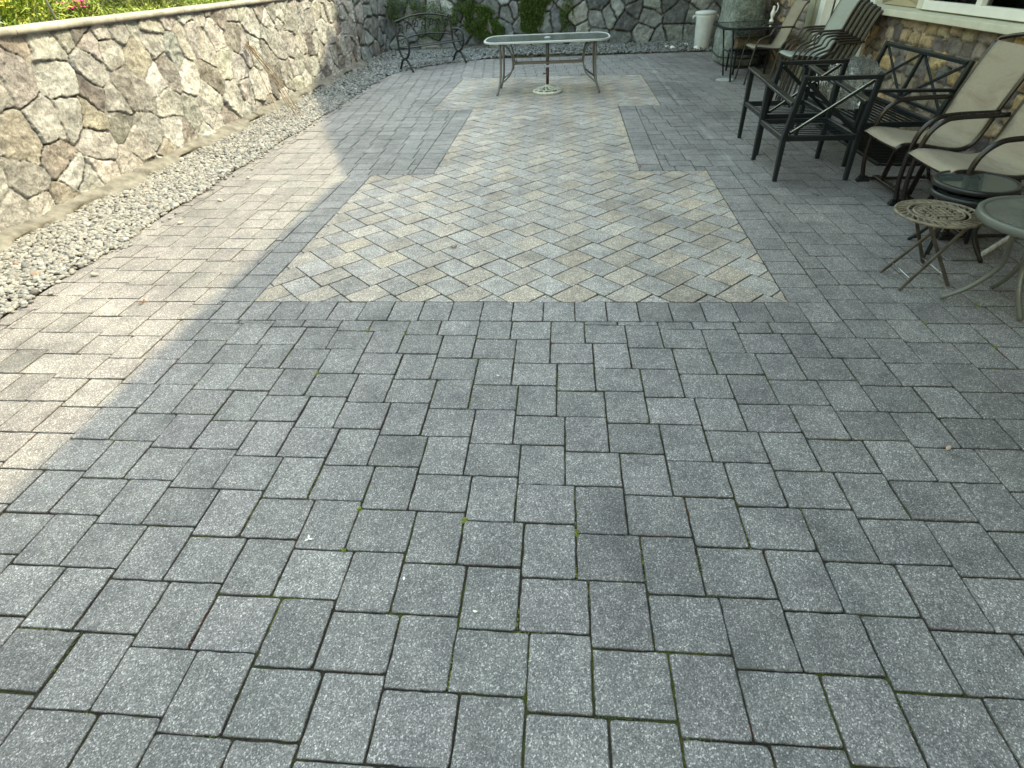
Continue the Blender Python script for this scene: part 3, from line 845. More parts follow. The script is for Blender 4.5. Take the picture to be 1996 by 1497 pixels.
stone_wall('stone_face', (-4.175, -1.6), (-4.175, 12.37), -0.03, 1.30, 0.0155, 0.35, 0.30, PAL_L, 11, 'wall_stone', (0.31, 0.305, 0.295), 0.030, 0.0065, t, 1.0, foot=0.085, crack=0.47, jdepth=0.006, soft=0.006, fine=(4.1, 10.2, 0.0088))
mb = MB(); mb.box((-4.75, -1.6, -0.05), (-4.24, 12.36, 1.29)); mb.build('wall_core', 'old_concrete', t)
rows = []
for y in np.linspace(-1.6, 12.3, 400):
    e_ = -3.99+0.06*math.sin(y*3.3)+0.05*math.sin(y*7.7+1)+0.02*math.sin(y*19)
    hh = [float(fbm(np.array([y*6.0]), np.array([q*2.3]), 61)[0]) for q in range(4)]
    rows.append([(-4.20, y, 0.10+0.03*hh[0]), (-4.12, y, 0.075+0.035*hh[1]), (-4.06, y, 0.045+0.035*hh[2]), (e_-0.05, y, 0.012+0.03*hh[3]), (e_, y, -0.02)])
mb = MB(); mb.sheet(rows, True); mb.build('footing', 'old_concrete', t)
# coping: slightly wavy cast strip
rows = []
for y in sorted(list(np.linspace(-1.6, 12.40, 141))+[q*1.18+0.35+d_ for q in range(10) for d_ in (-0.006, 0.0, 0.006)]):
    w0 = 0.008*(fbm(np.array([y*1.4]), np.array([0.3]), 5)[0]-0.5)*2; w1 = 0.006*(fbm(np.array([y*2.4]), np.array([3.3]), 6)[0]-0.5)*2
    jn = min(abs(y-(q*1.18+0.35)) for q in range(10)) < 0.002
    xf = -4.125+w0-(0.012 if jn else 0); z = 1.335+w1-(0.012 if jn else 0)
    rows.append([(xf-0.03, y, 1.288), (xf, y, 1.292), (xf+0.004, y, z-0.010), (xf-0.008, y, z), (xf-0.20, y, z+0.006), (xf-0.37, y, z+0.002), (xf-0.38, y, 1.29)])
mb = MB(); mb.sheet(rows, True); mb.build('coping', 'concrete', t)

t = thing('stone_retaining_wall', 'shaded grey-blue fieldstone wall across the far end, partly hung with green creeper', 'stone wall', (0, 0, 0))
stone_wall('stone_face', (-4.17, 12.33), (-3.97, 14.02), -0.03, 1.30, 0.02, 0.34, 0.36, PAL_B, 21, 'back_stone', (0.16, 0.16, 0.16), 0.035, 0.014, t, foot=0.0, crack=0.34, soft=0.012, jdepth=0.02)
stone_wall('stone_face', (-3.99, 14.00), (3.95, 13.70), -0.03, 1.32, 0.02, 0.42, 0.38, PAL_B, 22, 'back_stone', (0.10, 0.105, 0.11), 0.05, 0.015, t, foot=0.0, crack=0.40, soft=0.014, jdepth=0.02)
mb = MB(); mb.box((-4.6, 14.08, -0.05), (4.2, 14.5, 1.30)); mb.box((-4.75, 12.40, -0.05), (-4.26, 14.5, 1.295)); mb.build('wall_core', 'old_concrete', t)
mb = MB(); mb.box((-4.75, 13.97, 1.323), (4.2, 14.5, 1.37), 0.01); mb.box((-4.75, 12.41, 1.303), (-4.05, 13.96, 1.35), 0.01); mb.build('coping', 'old_concrete', t)
mb = MB(); mb.sheet([[(x, 13.92-0.02*math.sin(x*3), 0.02), (x, 13.86, 0.10+0.02*math.sin(x*2.1)), (x, 13.98, 0.15+0.02*math.sin(x*1.7+1))] for x in np.linspace(-3.1, -0.9, 24)], True)
mb.build('footing', 'old_concrete', t)

# ================================================================== TERRACE ABOVE THE WALLS
gx = np.linspace(-30, -4.5, 60); gy = np.linspace(-14, 40, 70); GX, GY = np.meshgrid(gx, gy)
GZ = 1.27+np.clip(-(GX+4.9)*0.22, 0, 0.45)+np.clip(-(GX+6.9)*0.62, 0, 6.5)+0.10*(fbm(GX*1.1, GY*1.1, 4)-0.5)  # steep rise past the terrace is added, blocking low sky on the left
idx = np.arange(GX.size).reshape(GX.shape); fq = np.stack([idx[:-1, :-1], idx[:-1, 1:], idx[1:, 1:], idx[1:, :-1]], -1).reshape(-1, 4)
struct(np_mesh('garden_terrain_sky_block', np.stack([GX, GY, GZ], -1).reshape(-1, 3), fq, 'lawn'))
gx = np.linspace(-4.6, 30, 60); gy = np.linspace(14.45, 40, 50); GX, GY = np.meshgrid(gx, gy)
GZ = 1.30+np.clip((GY-15.2)*0.55, 0, 6)+0.1*(fbm(GX, GY, 5)-0.5)  # unseen hillside added so the table glass reflects dark ground
idx = np.arange(GX.size).reshape(GX.shape); fq = np.stack([idx[:-1, :-1], idx[:-1, 1:], idx[1:, 1:], idx[1:, :-1]], -1).reshape(-1, 4)
struct(np_mesh('garden_terrain_sky_block', np.stack([GX, GY, GZ], -1).reshape(-1, 3), fq, 'lawn'))

def leaves(name, base, direc, length, width, cols, mat='foliage', bend=0.3, parent=None):
    """base (n,3), direc (n,3) unit, length/width (n): two-quad bent blades"""
    n = len(base); d = direc; upv = np.array([0, 0, 1.0]); sd_ = np.cross(d, upv); sd_ += rng.normal(0, 0.3, sd_.shape)
    sd_ /= np.linalg.norm(sd_, axis=1, keepdims=True)+1e-9
    L_ = length[:, None]; Wd = width[:, None]
    mid = base+d*L_*0.55; tip = base+d*L_; tip[:, 2] -= bend*length
    V = np.stack([base-sd_*Wd*0.2, base+sd_*Wd*0.2, mid-sd_*Wd*0.5, mid+sd_*Wd*0.5, tip-sd_*Wd*0.08, tip+sd_*Wd*0.08], 1)
    k = np.arange(n)*6
    F = np.concatenate([np.stack([k, k+1, k+3, k+2], -1), np.stack([k+2, k+3, k+5, k+4], -1)])
    C = np.repeat(cols[:, None, :], 6, 1).reshape(-1, 3)
    return np_mesh(name, V.reshape(-1, 3), F, mat, C, False, parent)
def rdir(n, upness=1.0, spread=1.0):
    v = rng.normal(0, spread, (n, 3)); v[:, 2] = np.abs(v[:, 2])+upness; return v/np.linalg.norm(v, axis=1, keepdims=True)
def terr_z(x, y): return 1.27+np.clip(-(x+4.9)*0.22, 0, 0.45)+0.10*(fbm(x*1.1, y*1.1, 4)-0.5)
# ground cover of green blades
n = 26000
bx = -4.52-np.abs(rng.normal(0, 0.9, n)); by = rng.uniform(0.5, 13.5, n)
bz = terr_z(bx, by)-0.01
pal = np.array([(0.16, 0.23, 0.03), (0.24, 0.31, 0.04), (0.34, 0.36, 0.05), (0.10, 0.15, 0.025), (0.27, 0.23, 0.08)])
c = pal[rng.choice(5, n, p=[.3, .28, .16, .18, .08])]*rng.uniform(0.7, 1.3, (n, 1))
o = leaves('ground_cover', np.stack([bx, by, bz], -1), rdir(n, 0.7, 0.8), rng.uniform(0.06, 0.20, n), rng.uniform(0.008, 0.022, n), c); struct(o, 'stuff')
def shrub(name, label, cat, loc, rx, h, n, pal, ln, wd, seed, group=None, flowers=None, up=0.6):
    t = thing(name, label, cat, loc, 0, group)
    u = rng.normal(0, 1, (n, 3)); u /= np.linalg.norm(u, axis=1, keepdims=True); rr_ = rng.uniform(0.35, 1.0, n)**0.5
    b = u*rr_[:, None]*np.array([rx, rx, h*0.55]); b[:, 2] = np.abs(b[:, 2]+h*0.35)
    b *= (0.75+0.5*vnoise(u[:, 0]*3+seed, u[:, 1]*3, seed))[:, None]
    pal = np.array(pal); c = pal[rng.integers(0, len(pal), n)]*rng.uniform(0.7, 1.3, (n, 1))
    dd = u*0.8+rdir(n, up, 0.6)*0.6; dd /= np.linalg.norm(dd, axis=1, keepdims=True)
    leaves('foliage', b, dd, rng.uniform(*ln, n), rng.uniform(*wd, n), c, parent=t)
    mb = MB()
    for k in range(6):
        a = k*1.05; mb.tube([(0, 0, -0.03), (math.cos(a)*rx*0.3, math.sin(a)*rx*0.3, h*0.35), (math.cos(a)*rx*0.55, math.sin(a)*rx*0.55, h*0.7)], [0.006, 0.004, 0.002], 5)
    mb.build('stem', 'dry_stem', t)
    if flowers:
        mat, cnt, pr = flowers
        for q in range(cnt):
            mb = MB(); a = rng.uniform(0, 6.28); r_ = rng.uniform(0.2, 0.9)*rx
            fx, fy, fz = math.cos(a)*r_, math.sin(a)*r_, h*rng.uniform(0.75, 1.1)
            for k in range(7):
                an = k*2*math.pi/7; cx_, cy_ = math.cos(an), math.sin(an)
                mb.sheet([[(fx, fy, fz), (fx, fy, fz)], [(fx+cx_*pr*0.6-cy_*pr*0.3, fy+cy_*pr*0.6+cx_*pr*0.3, fz+pr*0.35), (fx+cx_*pr*0.6+cy_*pr*0.3, fy+cy_*pr*0.6-cx_*pr*0.3, fz+pr*0.35)], [(fx+cx_*pr-cy_*pr*0.1, fy+cy_*pr+cx_*pr*0.1, fz+pr*0.25), (fx+cx_*pr+cy_*pr*0.1, fy+cy_*pr-cx_*pr*0.1, fz+pr*0.25)]], False)
            mb.build('flower', mat, t)
    return t
silver = [(0.36, 0.45, 0.30), (0.28, 0.38, 0.22), (0.44, 0.50, 0.38), (0.17, 0.26, 0.13)]
greenp = [(0.20, 0.28, 0.035), (0.30, 0.34, 0.04), (0.13, 0.19, 0.025)]
shrub('silver_shrub', 'pale silvery green bushy plant behind the coping at the far left', 'shrub', (-4.76, 3.95, 1.24), 0.34, 0.26, 3000, silver, (0.03, 0.075), (0.014, 0.03), 3)
shrub('yellow_flower_plant', 'leafy plant with bright yellow blooms just behind the metal post', 'flowering plant', (-5.0, 4.95, 1.28), 0.40, 0.26, 1700, greenp+[(0.30, 0.30, 0.04)], (0.05, 0.12), (0.012, 0.028), 5, None, ('petal_yellow', 26, 0.034))
shrub('yellow_flower_plant', 'low green plant with small yellow blooms left of the metal post', 'flowering plant', (-4.88, 4.50, 1.27), 0.26, 0.22, 1100, greenp, (0.05, 0.12), (0.012, 0.028), 6, None, ('petal_yellow', 18, 0.032))
shrub('pink_flower_plant', 'plant with a vivid pink flower head above the wall coping', 'flowering plant', (-4.80, 5.50, 1.26), 0.18, 0.17, 800, greenp+[(0.20, 0.12, 0.05)], (0.05, 0.10), (0.01, 0.02), 8, None, ('petal_pink', 12, 0.05))
shrub('grassy_plant', 'tall olive grassy clump above the wall, right of the pink flower', 'plant', (-5.0, 6.9, 1.28), 0.42, 0.24, 1800, [(0.12, 0.15, 0.03), (0.2, 0.2, 0.05), (0.08, 0.1, 0.02)], (0.08, 0.2), (0.006, 0.014), 9, None, ('petal_yellow', 3, 0.02), 1.2)
mb = MB(); mb.tube([(0, 0, -0.3), (0.0, 0.0, 1.2)], 0.011, 8)
tag(mb.build('metal_post', 'steel_post'), 'thin grey metal stake standing behind the coping among yellow flowers', 'post')
bpy.data.objects['metal_post'].location = (-4.50, 4.80, 1.30); bpy.data.objects['metal_post'].rotation_euler = (0, R(-3), 0)

# dry branches hanging down the wall
mb = MB()
for k in range(7):
    a = (-4.11, 7.42+random.uniform(-.05, .05), 0.86+random.uniform(-.06, .06)); b = (-3.5+random.uniform(-.12, .12), 6.9+random.uniform(-.2, .25), 0.06)
    md = ((a[0]+b[0])/2+0.02, (a[1]+b[1])/2+random.uniform(-.06, .1), (a[2]+b[2])/2+random.uniform(-.02, .06))
    mb.tube(smooth_path([a, md, b], 6), [0.004]*13, 5)
for k in range(16):
    s = Vector((-4.10, 7.42, 0.85)); e = s+Vector((random.uniform(0, .06), random.gauss(0, .12), random.gauss(-.05, .09)))
    mb.tube(smooth_path([s, (s+e)/2+Vector((0.03, random.gauss(0, .03), 0.03)), e], 5), 0.0028, 4)
tag(mb.build('dry_vine', 'dry_stem'), 'tangle of leafless dry stems leaning down the sunlit stone wall', 'dry branches')

# ivy / creepers on the far wall
def creeper(label, blobs_, seed, dens=3400):
    t = thing('creeper', label, 'creeper', (blobs_[0][0], 13.9, 0), 0, 'green creepers on the far wall')
    P = []; x0 = blobs_[0][0]
    for (x, z, rx, rz, k) in blobs_:
        nn = int(dens*rx*rz*22*k)
        a = rng.uniform(0, 2*np.pi, nn); r_ = np.sqrt(rng.random(nn))
        px = x+np.cos(a)*r_*rx; pz = z+np.sin(a)*r_*rz
        keep = fbm(px*7, pz*7, seed) > 0.33
        px, pz = px[keep], pz[keep]
        P.append(np.stack([px-x0, -0.05-np.abs(rng.normal(0, 0.06, len(px)))*(1-0.6*r_[keep]), pz], -1))
    P = np.concatenate(P); n = len(P)
    pal = np.array([(0.06, 0.11, 0.025), (0.09, 0.15, 0.03), (0.14, 0.22, 0.045), (0.03, 0.055, 0.018)])
    c = pal[rng.choice(4, n, p=[.35, .33, .14, .18])]*rng.uniform(0.7, 1.3, (n, 1))
    d = rng.normal(0, 1, (n, 3)); d[:, 1] -= 1.0; d[:, 2] -= 0.3; d /= np.linalg.norm(d, axis=1, keepdims=True)
    leaves('foliage', P, d, rng.uniform(0.016, 0.042, n), rng.uniform(0.010, 0.022, n), c, parent=t, bend=0.1)
    mb = MB()
    for (x, z, rx, rz, k) in blobs_[:3]:
        mb.tube(smooth_path([(x-x0, -0.03, 1.36), (x-x0+random.gauss(0, .05), -0.05, (1.3+z)/2), (x-x0, -0.04, max(0.1, z-rz*0.6))], 5), 0.006, 5)
    mb.build('stem', 'dry_stem', t)
creeper('broad dense green creeper directly behind the middle of the glass table', [(-0.55, 0.78, 0.30, 0.44, 1.0), (-0.62, 0.5, 0.24, 0.16, 0.8), (-0.35, 1.1, 0.3, 0.25, 1)], 3)
creeper('bushy creeper between the black bench and the glass table', [(-1.75, 0.62, 0.40, 0.30, 1.0), (-1.55, 0.42, 0.35, 0.2, 1.0), (-2.05, 0.95, 0.22, 0.25, 0.6)], 5)
creeper('narrow upright creeper, rightmost on the far wall', [(0.20, 0.66, 0.16, 0.34, 1.0), (0.25, 0.95, 0.15, 0.2, 0.9)], 7)
creeper('thin straggling creeper on the wall above the black bench', [(-3.3, 0.92, 0.30, 0.22, 0.22), (-2.75, 0.75, 0.35, 0.28, 0.26), (-2.95, 0.42, 0.3, 0.12, 0.3), (-2.35, 0.75, 0.12, 0.22, 0.5), (-3.72, 0.9, 0.16, 0.3, 0.35)], 9)

# ================================================================== HOUSE
XW = 3.76
house = thing('house', 'two-storey house with coloured stone veneer base, cream trim and white window', 'house', (0, 0, 0))
stone_wall('stone_veneer', (XW+0.02, 13.9), (XW+0.02, -3.0), -0.02, 0.965, 0.0185, 0.215, 0.125, PAL_V, 31, 'veneer', (0.12, 0.105, 0.09), 0.024, 0.006, house, 1.0, jdepth=0.022, soft=0.007, openings=((13.9-8.85, 13.9-7.2, -1, 2),), crack=0.62, pn=True, jit=0.22)
stone_wall('stone_veneer', (XW+0.02, 13.9), (XW+0.02, 9.28), 0.965, 2.6, 0.022, 0.215, 0.125, PAL_V, 33, 'veneer', (0.12, 0.105, 0.09), 0.024, 0.006, house, 1.0, jdepth=0.022, soft=0.007, crack=0.62, pn=True, jit=0.22)
mb = MB(); mb.box((XW+0.06, -3, 0), (XW+0.2, 7.18, 4.5)); mb.box((XW+0.06, 8.86, 0), (XW+0.2, 13.95, 4.5)); mb.box((XW+0.06, 7.18, 2.1), (XW+0.2, 8.86, 4.5))
mb.build('wall', 'siding', house)
# lap siding above the sill
mb = MB()
for k in range(22):
    z = 1.055+k*0.16
    for (ya, yb) in ((6.235, 7.10), (-3.0, 3.2)):
        mb.add([(XW+0.055, ya, z), (XW+0.055, yb, z), (XW+0.03, yb, z+0.158), (XW+0.03, ya, z+0.158), (XW+0.02, ya, z), (XW+0.02, yb, z)], [(4, 5, 3, 2), (0, 1, 5, 4)])
mb.build('siding', 'siding', house)
mb = MB(); mb.box((XW-0.10, -3.0, 0.968), (XW+0.07, 7.16, 1.030), 0.006); mb.add([(XW-0.095, -3, 1.031), (XW-0.095, 7.15, 1.031), (XW+0.06, 7.15, 1.052), (XW+0.06, -3, 1.052)], [(0, 3, 2, 1)])
mb.build('sill', 'cream_trim', house)
mb = MB(); mb.box((XW-0.03, 7.17, 0.0), (XW+0.08, 7.30, 2.2), 0.005); mb.build('door_trim', 'white_paint', house)
mb = MB(); mb.box((XW-0.03, 8.62, 0.0), (XW+0.08, 8.80, 2.2), 0.005); mb.build('door_trim', 'white_paint', house)
mb = MB(); mb.box((XW-0.01, 8.81, 0.0), (XW+0.08, 9.26, 2.6), 0.005); mb.box((XW-0.03, 9.0, 0.0), (XW-0.012, 9.06, 2.6)); mb.build('corner_board', 'green_trim', house)
door = MB(); door.box((XW+0.10, 7.31, 0.02), (XW+0.14, 7.42, 2.1)); door.box((XW+0.10, 8.50, 0.02), (XW+0.14, 8.61, 2.1)); door.box((XW+0.10, 7.42, 0.02), (XW+0.14, 8.50, 0.14)); door.box((XW+0.101, 7.92, 0.14), (XW+0.139, 8.0, 2.1))
dr = door.build('patio_door', 'white_paint', house)
mb = MB(); mb.box((XW+0.118, 7.43, 0.15), (XW+0.122, 8.49, 2.1)); mb.build('pane', 'window_glass', dr)
mb = MB()
for k in range(46):
    z = 0.16+k*0.042; mb.bar((XW+0.16, 7.43, z), (XW+0.16, 8.49, z), 0.03, 0.004, (0.6, 0, 1))
mb.build('blind', 'blind', dr)
mb = MB(); mb.box((XW+0.19, 7.2, 0), (XW+0.26, 8.8, 2.2)); mb.build('room_dark', 'interior', dr)
# window with white vinyl frame
wf = MB()
Y0, Y1, Z0, Z1 = 3.2, 6.10, 1.055, 2.3
wf.box((XW-0.045, Y0, Z0), (XW+0.05, Y1, Z0+0.075), 0.006); wf.box((XW-0.045, Y0, Z1-0.075), (XW+0.05, Y1, Z1), 0.006)
for ya, yb in ((Y0, Y0+0.07), (Y1-0.075, Y1), (5.18, 5.26)): wf.box((XW-0.043, ya, Z0+0.07), (XW+0.048, yb, Z1-0.07), 0.004)
wf.box((XW-0.015, 4.60, Z0+0.07), (XW+0.03, 4.625, Z1-0.07))
win = wf.build('window', 'white_paint', house)
mb = MB(); mb.box((XW+0.0, Y0+0.06, Z0+0.07), (XW+0.004, Y1-0.07, Z1-0.07)); mb.build('pane', 'window_glass', win)
mb = MB(); mb.box((XW+0.054, Y0, Z0), (XW+0.058, Y1, Z1)); mb.build('room_dark', 'interior', win)
mb = MB()
for k in range(24):
    z = Z0+0.09+k*0.045; mb.bar((XW+0.03, Y0+0.07, z), (XW+0.03, 4.58, z), 0.02, 0.003, (0.5, 0, 1))
mb.build('blind', 'blind', win)
mb = MB(); mb.box((XW-0.035, 6.11, 1.055), (XW+0.05, 6.23, 2.35), 0.004); mb.build('window_casing', 'cream_trim', house)
# roof with deep eave, gable and added unseen wing, shaped for the patio shadow
XE = 1.78; HE = (XE+1.91)/0.8; YJ = 5.88; ZR = 0.69+(XE+4.17)/0.8; SL = 0.47; YR = YJ+(ZR-HE)/SL; YT = 12.3+0.4375*(XE+4.17)
mb = MB(); mb.add([(XE, -9, HE), (9.5, -9, HE+2.6), (9.5, YJ, HE+2.6), (XE, YJ, HE), (XE, -9, HE-0.12), (9.5, -9, HE-0.12), (9.5, YJ, HE-0.12), (XE, YJ, HE-0.12)], [(0, 1, 2, 3), (7, 6, 5, 4), (0, 3, 7, 4), (1, 0, 4, 5), (2, 1, 5, 6), (3, 2, 6, 7)])
zt = ZR-(YT-YR)*SL
mb.add([(XE, YJ, HE-0.12), (XE, YT, HE-0.12), (XE, YT, zt), (XE, YR, ZR), (XE, YJ, HE), (9.5, YJ, HE-0.12), (9.5, YT, HE-0.12), (9.5, YT, zt), (9.5, YR, ZR), (9.5, YJ, HE)],
       [(0, 4, 3, 2, 1), (5, 6, 7, 8, 9), (4, 9, 8, 3), (3, 8, 7, 2), (2, 7, 6, 1), (1, 6, 5, 0), (0, 5, 9, 4)])
mb.build('roof', 'roofing', house)
mb = MB(); mb.box((XE+0.02, -9, HE-0.16), (9.4, YT-0.01, HE-0.125)); mb.build('soffit', 'soffit', house)
mb = MB(); mb.box((XE-0.0, YT+0.01, 1.6), (9.5, 24, 11.5)); mb.build('shadow_wing', 'siding', house)  # unseen tall block added to cast the upright shadow edge
mb = MB(); mb.box((XW+0.21, -9, 0), (9.3, 14.6, HE-0.17)); mb.build('house_core', 'interior', house)
mb = MB()
prof = [(0, 0), (-0.02, -0.09), (-0.10, -0.10), (-0.13, -0.02), (-0.12, 0.0)]
mb.sheet([[(XE+px, y, HE+pz) for px, pz in prof] for y in (-9, YJ)], False, 0.002); mb.build('gutter', 'white_paint', house)

# window-well grate beside the house
gt = thing('well_grate', 'black slatted window-well grate in the paving under the loveseat', 'grate', (2.98, 4.50, 0))
mb = MB(); mb.box((0.01, 0.01, -0.05), (0.71, 1.51, -0.028)); mb.build('pit_dark_panel', 'dark_void', gt)  # near-black panel; its colour stands for the unlit well below
mb = MB()
for k in range(30): mb.bar((0.02, 0.04+k*0.05, 0.0), (0.70, 0.04+k*0.05, 0.0), 0.012, 0.02)
mb.bar((0.0, 0, 0.004), (0.0, 1.52, 0.004), 0.03, 0.03); mb.bar((0.715, 0, 0.004), (0.715, 1.52, 0.004), 0.03, 0.03)
mb.bar((0.016, 0.0, 0.004), (0.7, 0.0, 0.004), 0.03, 0.03); mb.bar((0.016, 1.52, 0.004), (0.7, 1.52, 0.004), 0.03, 0.03)
mb.build('bars', 'slate_metal', gt)

# ================================================================== FURNITURE
# ---- long glass dining table
t = thing('patio_table', 'long glass-topped dining table with taupe metal frame in the middle distance', 'table', (0, 0, 0))
ZT = 0.70
def rr_poly(x0, x1, y0, y1, c, n=5):
    pts = []
    for (cx_, cy_, a0) in ((x1-c[0], y1-c[1], 0), (x0+c[0], y1-c[1], 90), (x0+c[0], y0+c[1], 180), (x1-c[0], y0+c[1], 270)):
        for k in range(n+1):
            a = R(a0+90*k/n); pts.append((cx_+c[0]*math.cos(a), cy_+c[1]*math.sin(a)))
    return pts
outer = rr_poly(-1.06, 0.82, 8.30, 9.32, (0.20, 0.40)); inner = rr_poly(-1.033, 0.793, 8.328, 9.292, (0.185, 0.385))
mb = MB(); n = len(outer)
vs = [(x, y, ZT-0.022) for x, y in outer]+[(x, y, ZT-0.004) for x, y in outer]+[(x, y, ZT+0.003) for x, y in [((a[0]*2+b[0])/3, (a[1]*2+b[1])/3) for a, b in zip(outer, inner)]]+[(x, y, ZT) for x, y in inner]+[(x, y, ZT-0.028) for x, y in inner]
fs = [(k*n+i, k*n+(i+1) % n, (k+1)*n+(i+1) % n, (k+1)*n+i) for k in range(4) for i in range(n)]+[(4*n+i, 4*n+(i+1) % n, (i+1) % n, i) for i in range(n)]
mb.add(vs, fs, False); mb.build('table_rim', 'frost_metal', t)
mb = MB(); mb.poly_prism(inner, ZT-0.010, ZT-0.003); mb.build('glass_top', 'glass_frosted', t)
mb = MB(); mb.lathe([(0.045, 0), (0.05, 0.004), (0.03, 0.008), (0.0, 0.006)], (-0.11, 8.80, ZT-0.002), 20); mb.build('hole_ring', 'white_plastic', t)
for (sx, xf, xt) in ((-1, -0.87, -0.80), (1, 0.68, 0.60)):
    for (yf, yt) in ((8.40, 8.46), (9.05, 9.02)):
        mb = MB(); mb.tube(smooth_path([(xf, yf, 0), (xf+(xt-xf)*0.75, yf+(yt-yf)*.6, 0.18), (xt, yt, 0.42), (xt, yt, ZT-0.03)], 6), 0.0165, 8); mb.build('leg', 'taupe_metal', t)
        mb = MB(); mb.tube(smooth_path([(xt+sx*-0.03, yt, ZT-0.04), (xt-sx*0.12, yt+(8.8-yt)*.2, ZT-0.10), (xt-sx*0.17, yt+(8.8-yt)*.45, 0.42), (xt-sx*0.13, yt+(8.8-yt)*.3, 0.26), (xt-sx*-0.02, yt+(yf-yt)*.6, 0.14)], 6), 0.012, 8); mb.build('brace', 'taupe_metal', t)
mb = MB(); mb.bar((-0.62, 8.76, 0.375), (0.42, 8.76, 0.375), 0.02, 0.028); mb.bar((-0.62, 8.87, 0.375), (0.42, 8.87, 0.375), 0.02, 0.028); mb.bar((-0.60, 8.6, 0.40), (-0.60, 9.0, 0.40), 0.02, 0.02); mb.bar((0.40, 8.6, 0.40), (0.40, 9.0, 0.40), 0.02, 0.02)
mb.build('stretcher', 'taupe_metal', t)
mb = MB(); mb.tube([(-0.11, 8.81, 0.34), (-0.11, 8.81, ZT-0.03)], 0.026, 12); mb.build('umbrella_sleeve', 'taupe_metal', t)
# ---- umbrella base
t = thing('umbrella_base', 'cream cast-iron umbrella base with red-brown tube under the glass dining table', 'umbrella base', (-0.105, 8.57, 0))
mb = MB(); mb.lathe([(0.225, 0.0), (0.228, 0.02), (0.222, 0.034), (0.205, 0.038), (0.195, 0.03), (0.19, 0.012), (0.0, 0.012)], seg=44)
mb.build('rim', 'white_iron', t)
mb = MB()
for k in range(10):
    a = k*2*math.pi/10
    pth = [(0.20*math.cos(a), 0.20*math.sin(a), 0.036), (0.15*math.cos(a+.25), 0.15*math.sin(a+.25), 0.052), (0.10*math.cos(a+.05), 0.10*math.sin(a+.05), 0.066), (0.04*math.cos(a-.1), 0.04*math.sin(a-.1), 0.085)]
    mb.tube(smooth_path(pth, 5), 0.011, 6)
    cc = (0.145*math.cos(a-.12), 0.145*math.sin(a-.12)); mb.tube([(cc[0]+0.022*math.cos(q), cc[1]+0.022*math.sin(q), 0.047) for q in np.linspace(0, 5.2, 9)], 0.008, 6)
mb.lathe([(0.05, 0.075), (0.05, 0.09), (0.032, 0.105), (0.030, 0.11)], seg=20); mb.build('scrollwork', 'white_iron', t)
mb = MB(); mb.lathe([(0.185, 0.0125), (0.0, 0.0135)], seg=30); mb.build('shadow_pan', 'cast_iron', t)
mb = MB(); mb.tube([(0, 0, 0.10), (0, 0, 0.335)], 0.023, 14); mb.build('tube', 'rust_tube', t)
mb = MB(); mb.tube([(-0.02, 0, 0.255), (-0.055, -0.01, 0.255)], 0.006, 8); mb.tube([(-0.055, -0.01, 0.235), (-0.055, -0.01, 0.275)], 0.006, 8); mb.build('knob', 'cast_iron', t)

# ---- slatted armchairs
def armchair(loc, label):
    t = thing('slatted_armchair', label, 'armchair', loc, 0, 'dark metal slatted armchairs with crossed backs')
    Wd = 0.585
    for x in (0.0, Wd):
        mb = MB(); mb.bar((x, 0.655, 0), (x, 0.675, 0.635), 0.034, 0.038, (0, 1, 0), 0.045, 0.055); mb.build('leg', 'slate_metal', t)
        mb = MB(); mb.bar((x, 0.0, 0), (x, 0.03, 0.34), 0.034, 0.036, (0, 1, 0), 0.04, 0.05); mb.bar((x, 0.03, 0.335), (x+(0.02 if x == 0 else -0.02), -0.075, 0.81), 0.04, 0.05, (0, 1, 0), 0.036, 0.042); mb.build('leg', 'slate_metal', t)
        s = 0.012 if x == 0 else -0.012
        mb = MB(); mb.bar((x, 0.715, 0.648), (x+s, -0.005, 0.602), 0.062, 0.022); mb.build('armrest', 'slate_metal', t)
        mb = MB(); mb.bar((x, 0.04, 0.335), (x, 0.65, 0.335), 0.03, 0.042); mb.build('seat_rail', 'slate_metal', t)
    mb = MB(); mb.bar((0.02, 0.65, 0.335), (Wd-0.02, 0.65, 0.335), 0.03, 0.04); mb.bar((0.02, 0.035, 0.335), (Wd-0.02, 0.035, 0.335), 0.03, 0.04)
    mb.build('seat_frame', 'slate_metal', t)
    mb = MB()
    for k in range(9): mb.bar((0.016, 0.09+k*0.0635, 0.345), (Wd-0.016, 0.09+k*0.0635, 0.345), 0.026, 0.0025)
    mb.build('slats', 'slat_metal', t)
    mb = MB(); mb.bar((0.04, -0.07, 0.79), (Wd-0.04, -0.07, 0.79), 0.04, 0.028); mb.build('back_rail', 'slate_metal', t)
    mb = MB(); mb.bar((0.045, -0.055, 0.765), (Wd-0.03, 0.025, 0.375), 0.028, 0.014, (0, 1, 0)); mb.build('back_brace', 'slate_metal', t)
    mb = MB(); mb.bar((0.03, 0.018, 0.375), (Wd-0.05, -0.066, 0.765), 0.024, 0.014, (0, 1, 0)); b_ = mb.build('back_brace', 'slate_metal', t)
    mb = MB(); mb.bar((0.035, 0.010, 0.3905), (Wd-0.055, -0.0745, 0.7805), 0.006, 0.004, (0, 1, 0)); mb.build('pale_edge', 'pale_metal', b_)  # thin pale strip along the edge of one brace
    return t
ac = armchair((1.955, 4.115, 0), 'dark slatted armchair with crossed back, nearer of the two, its back to the camera')
dup(ac, (2.025, 4.93, 0), 0, 'dark slatted armchair with crossed back, farther of the two, just beyond the nearer one')

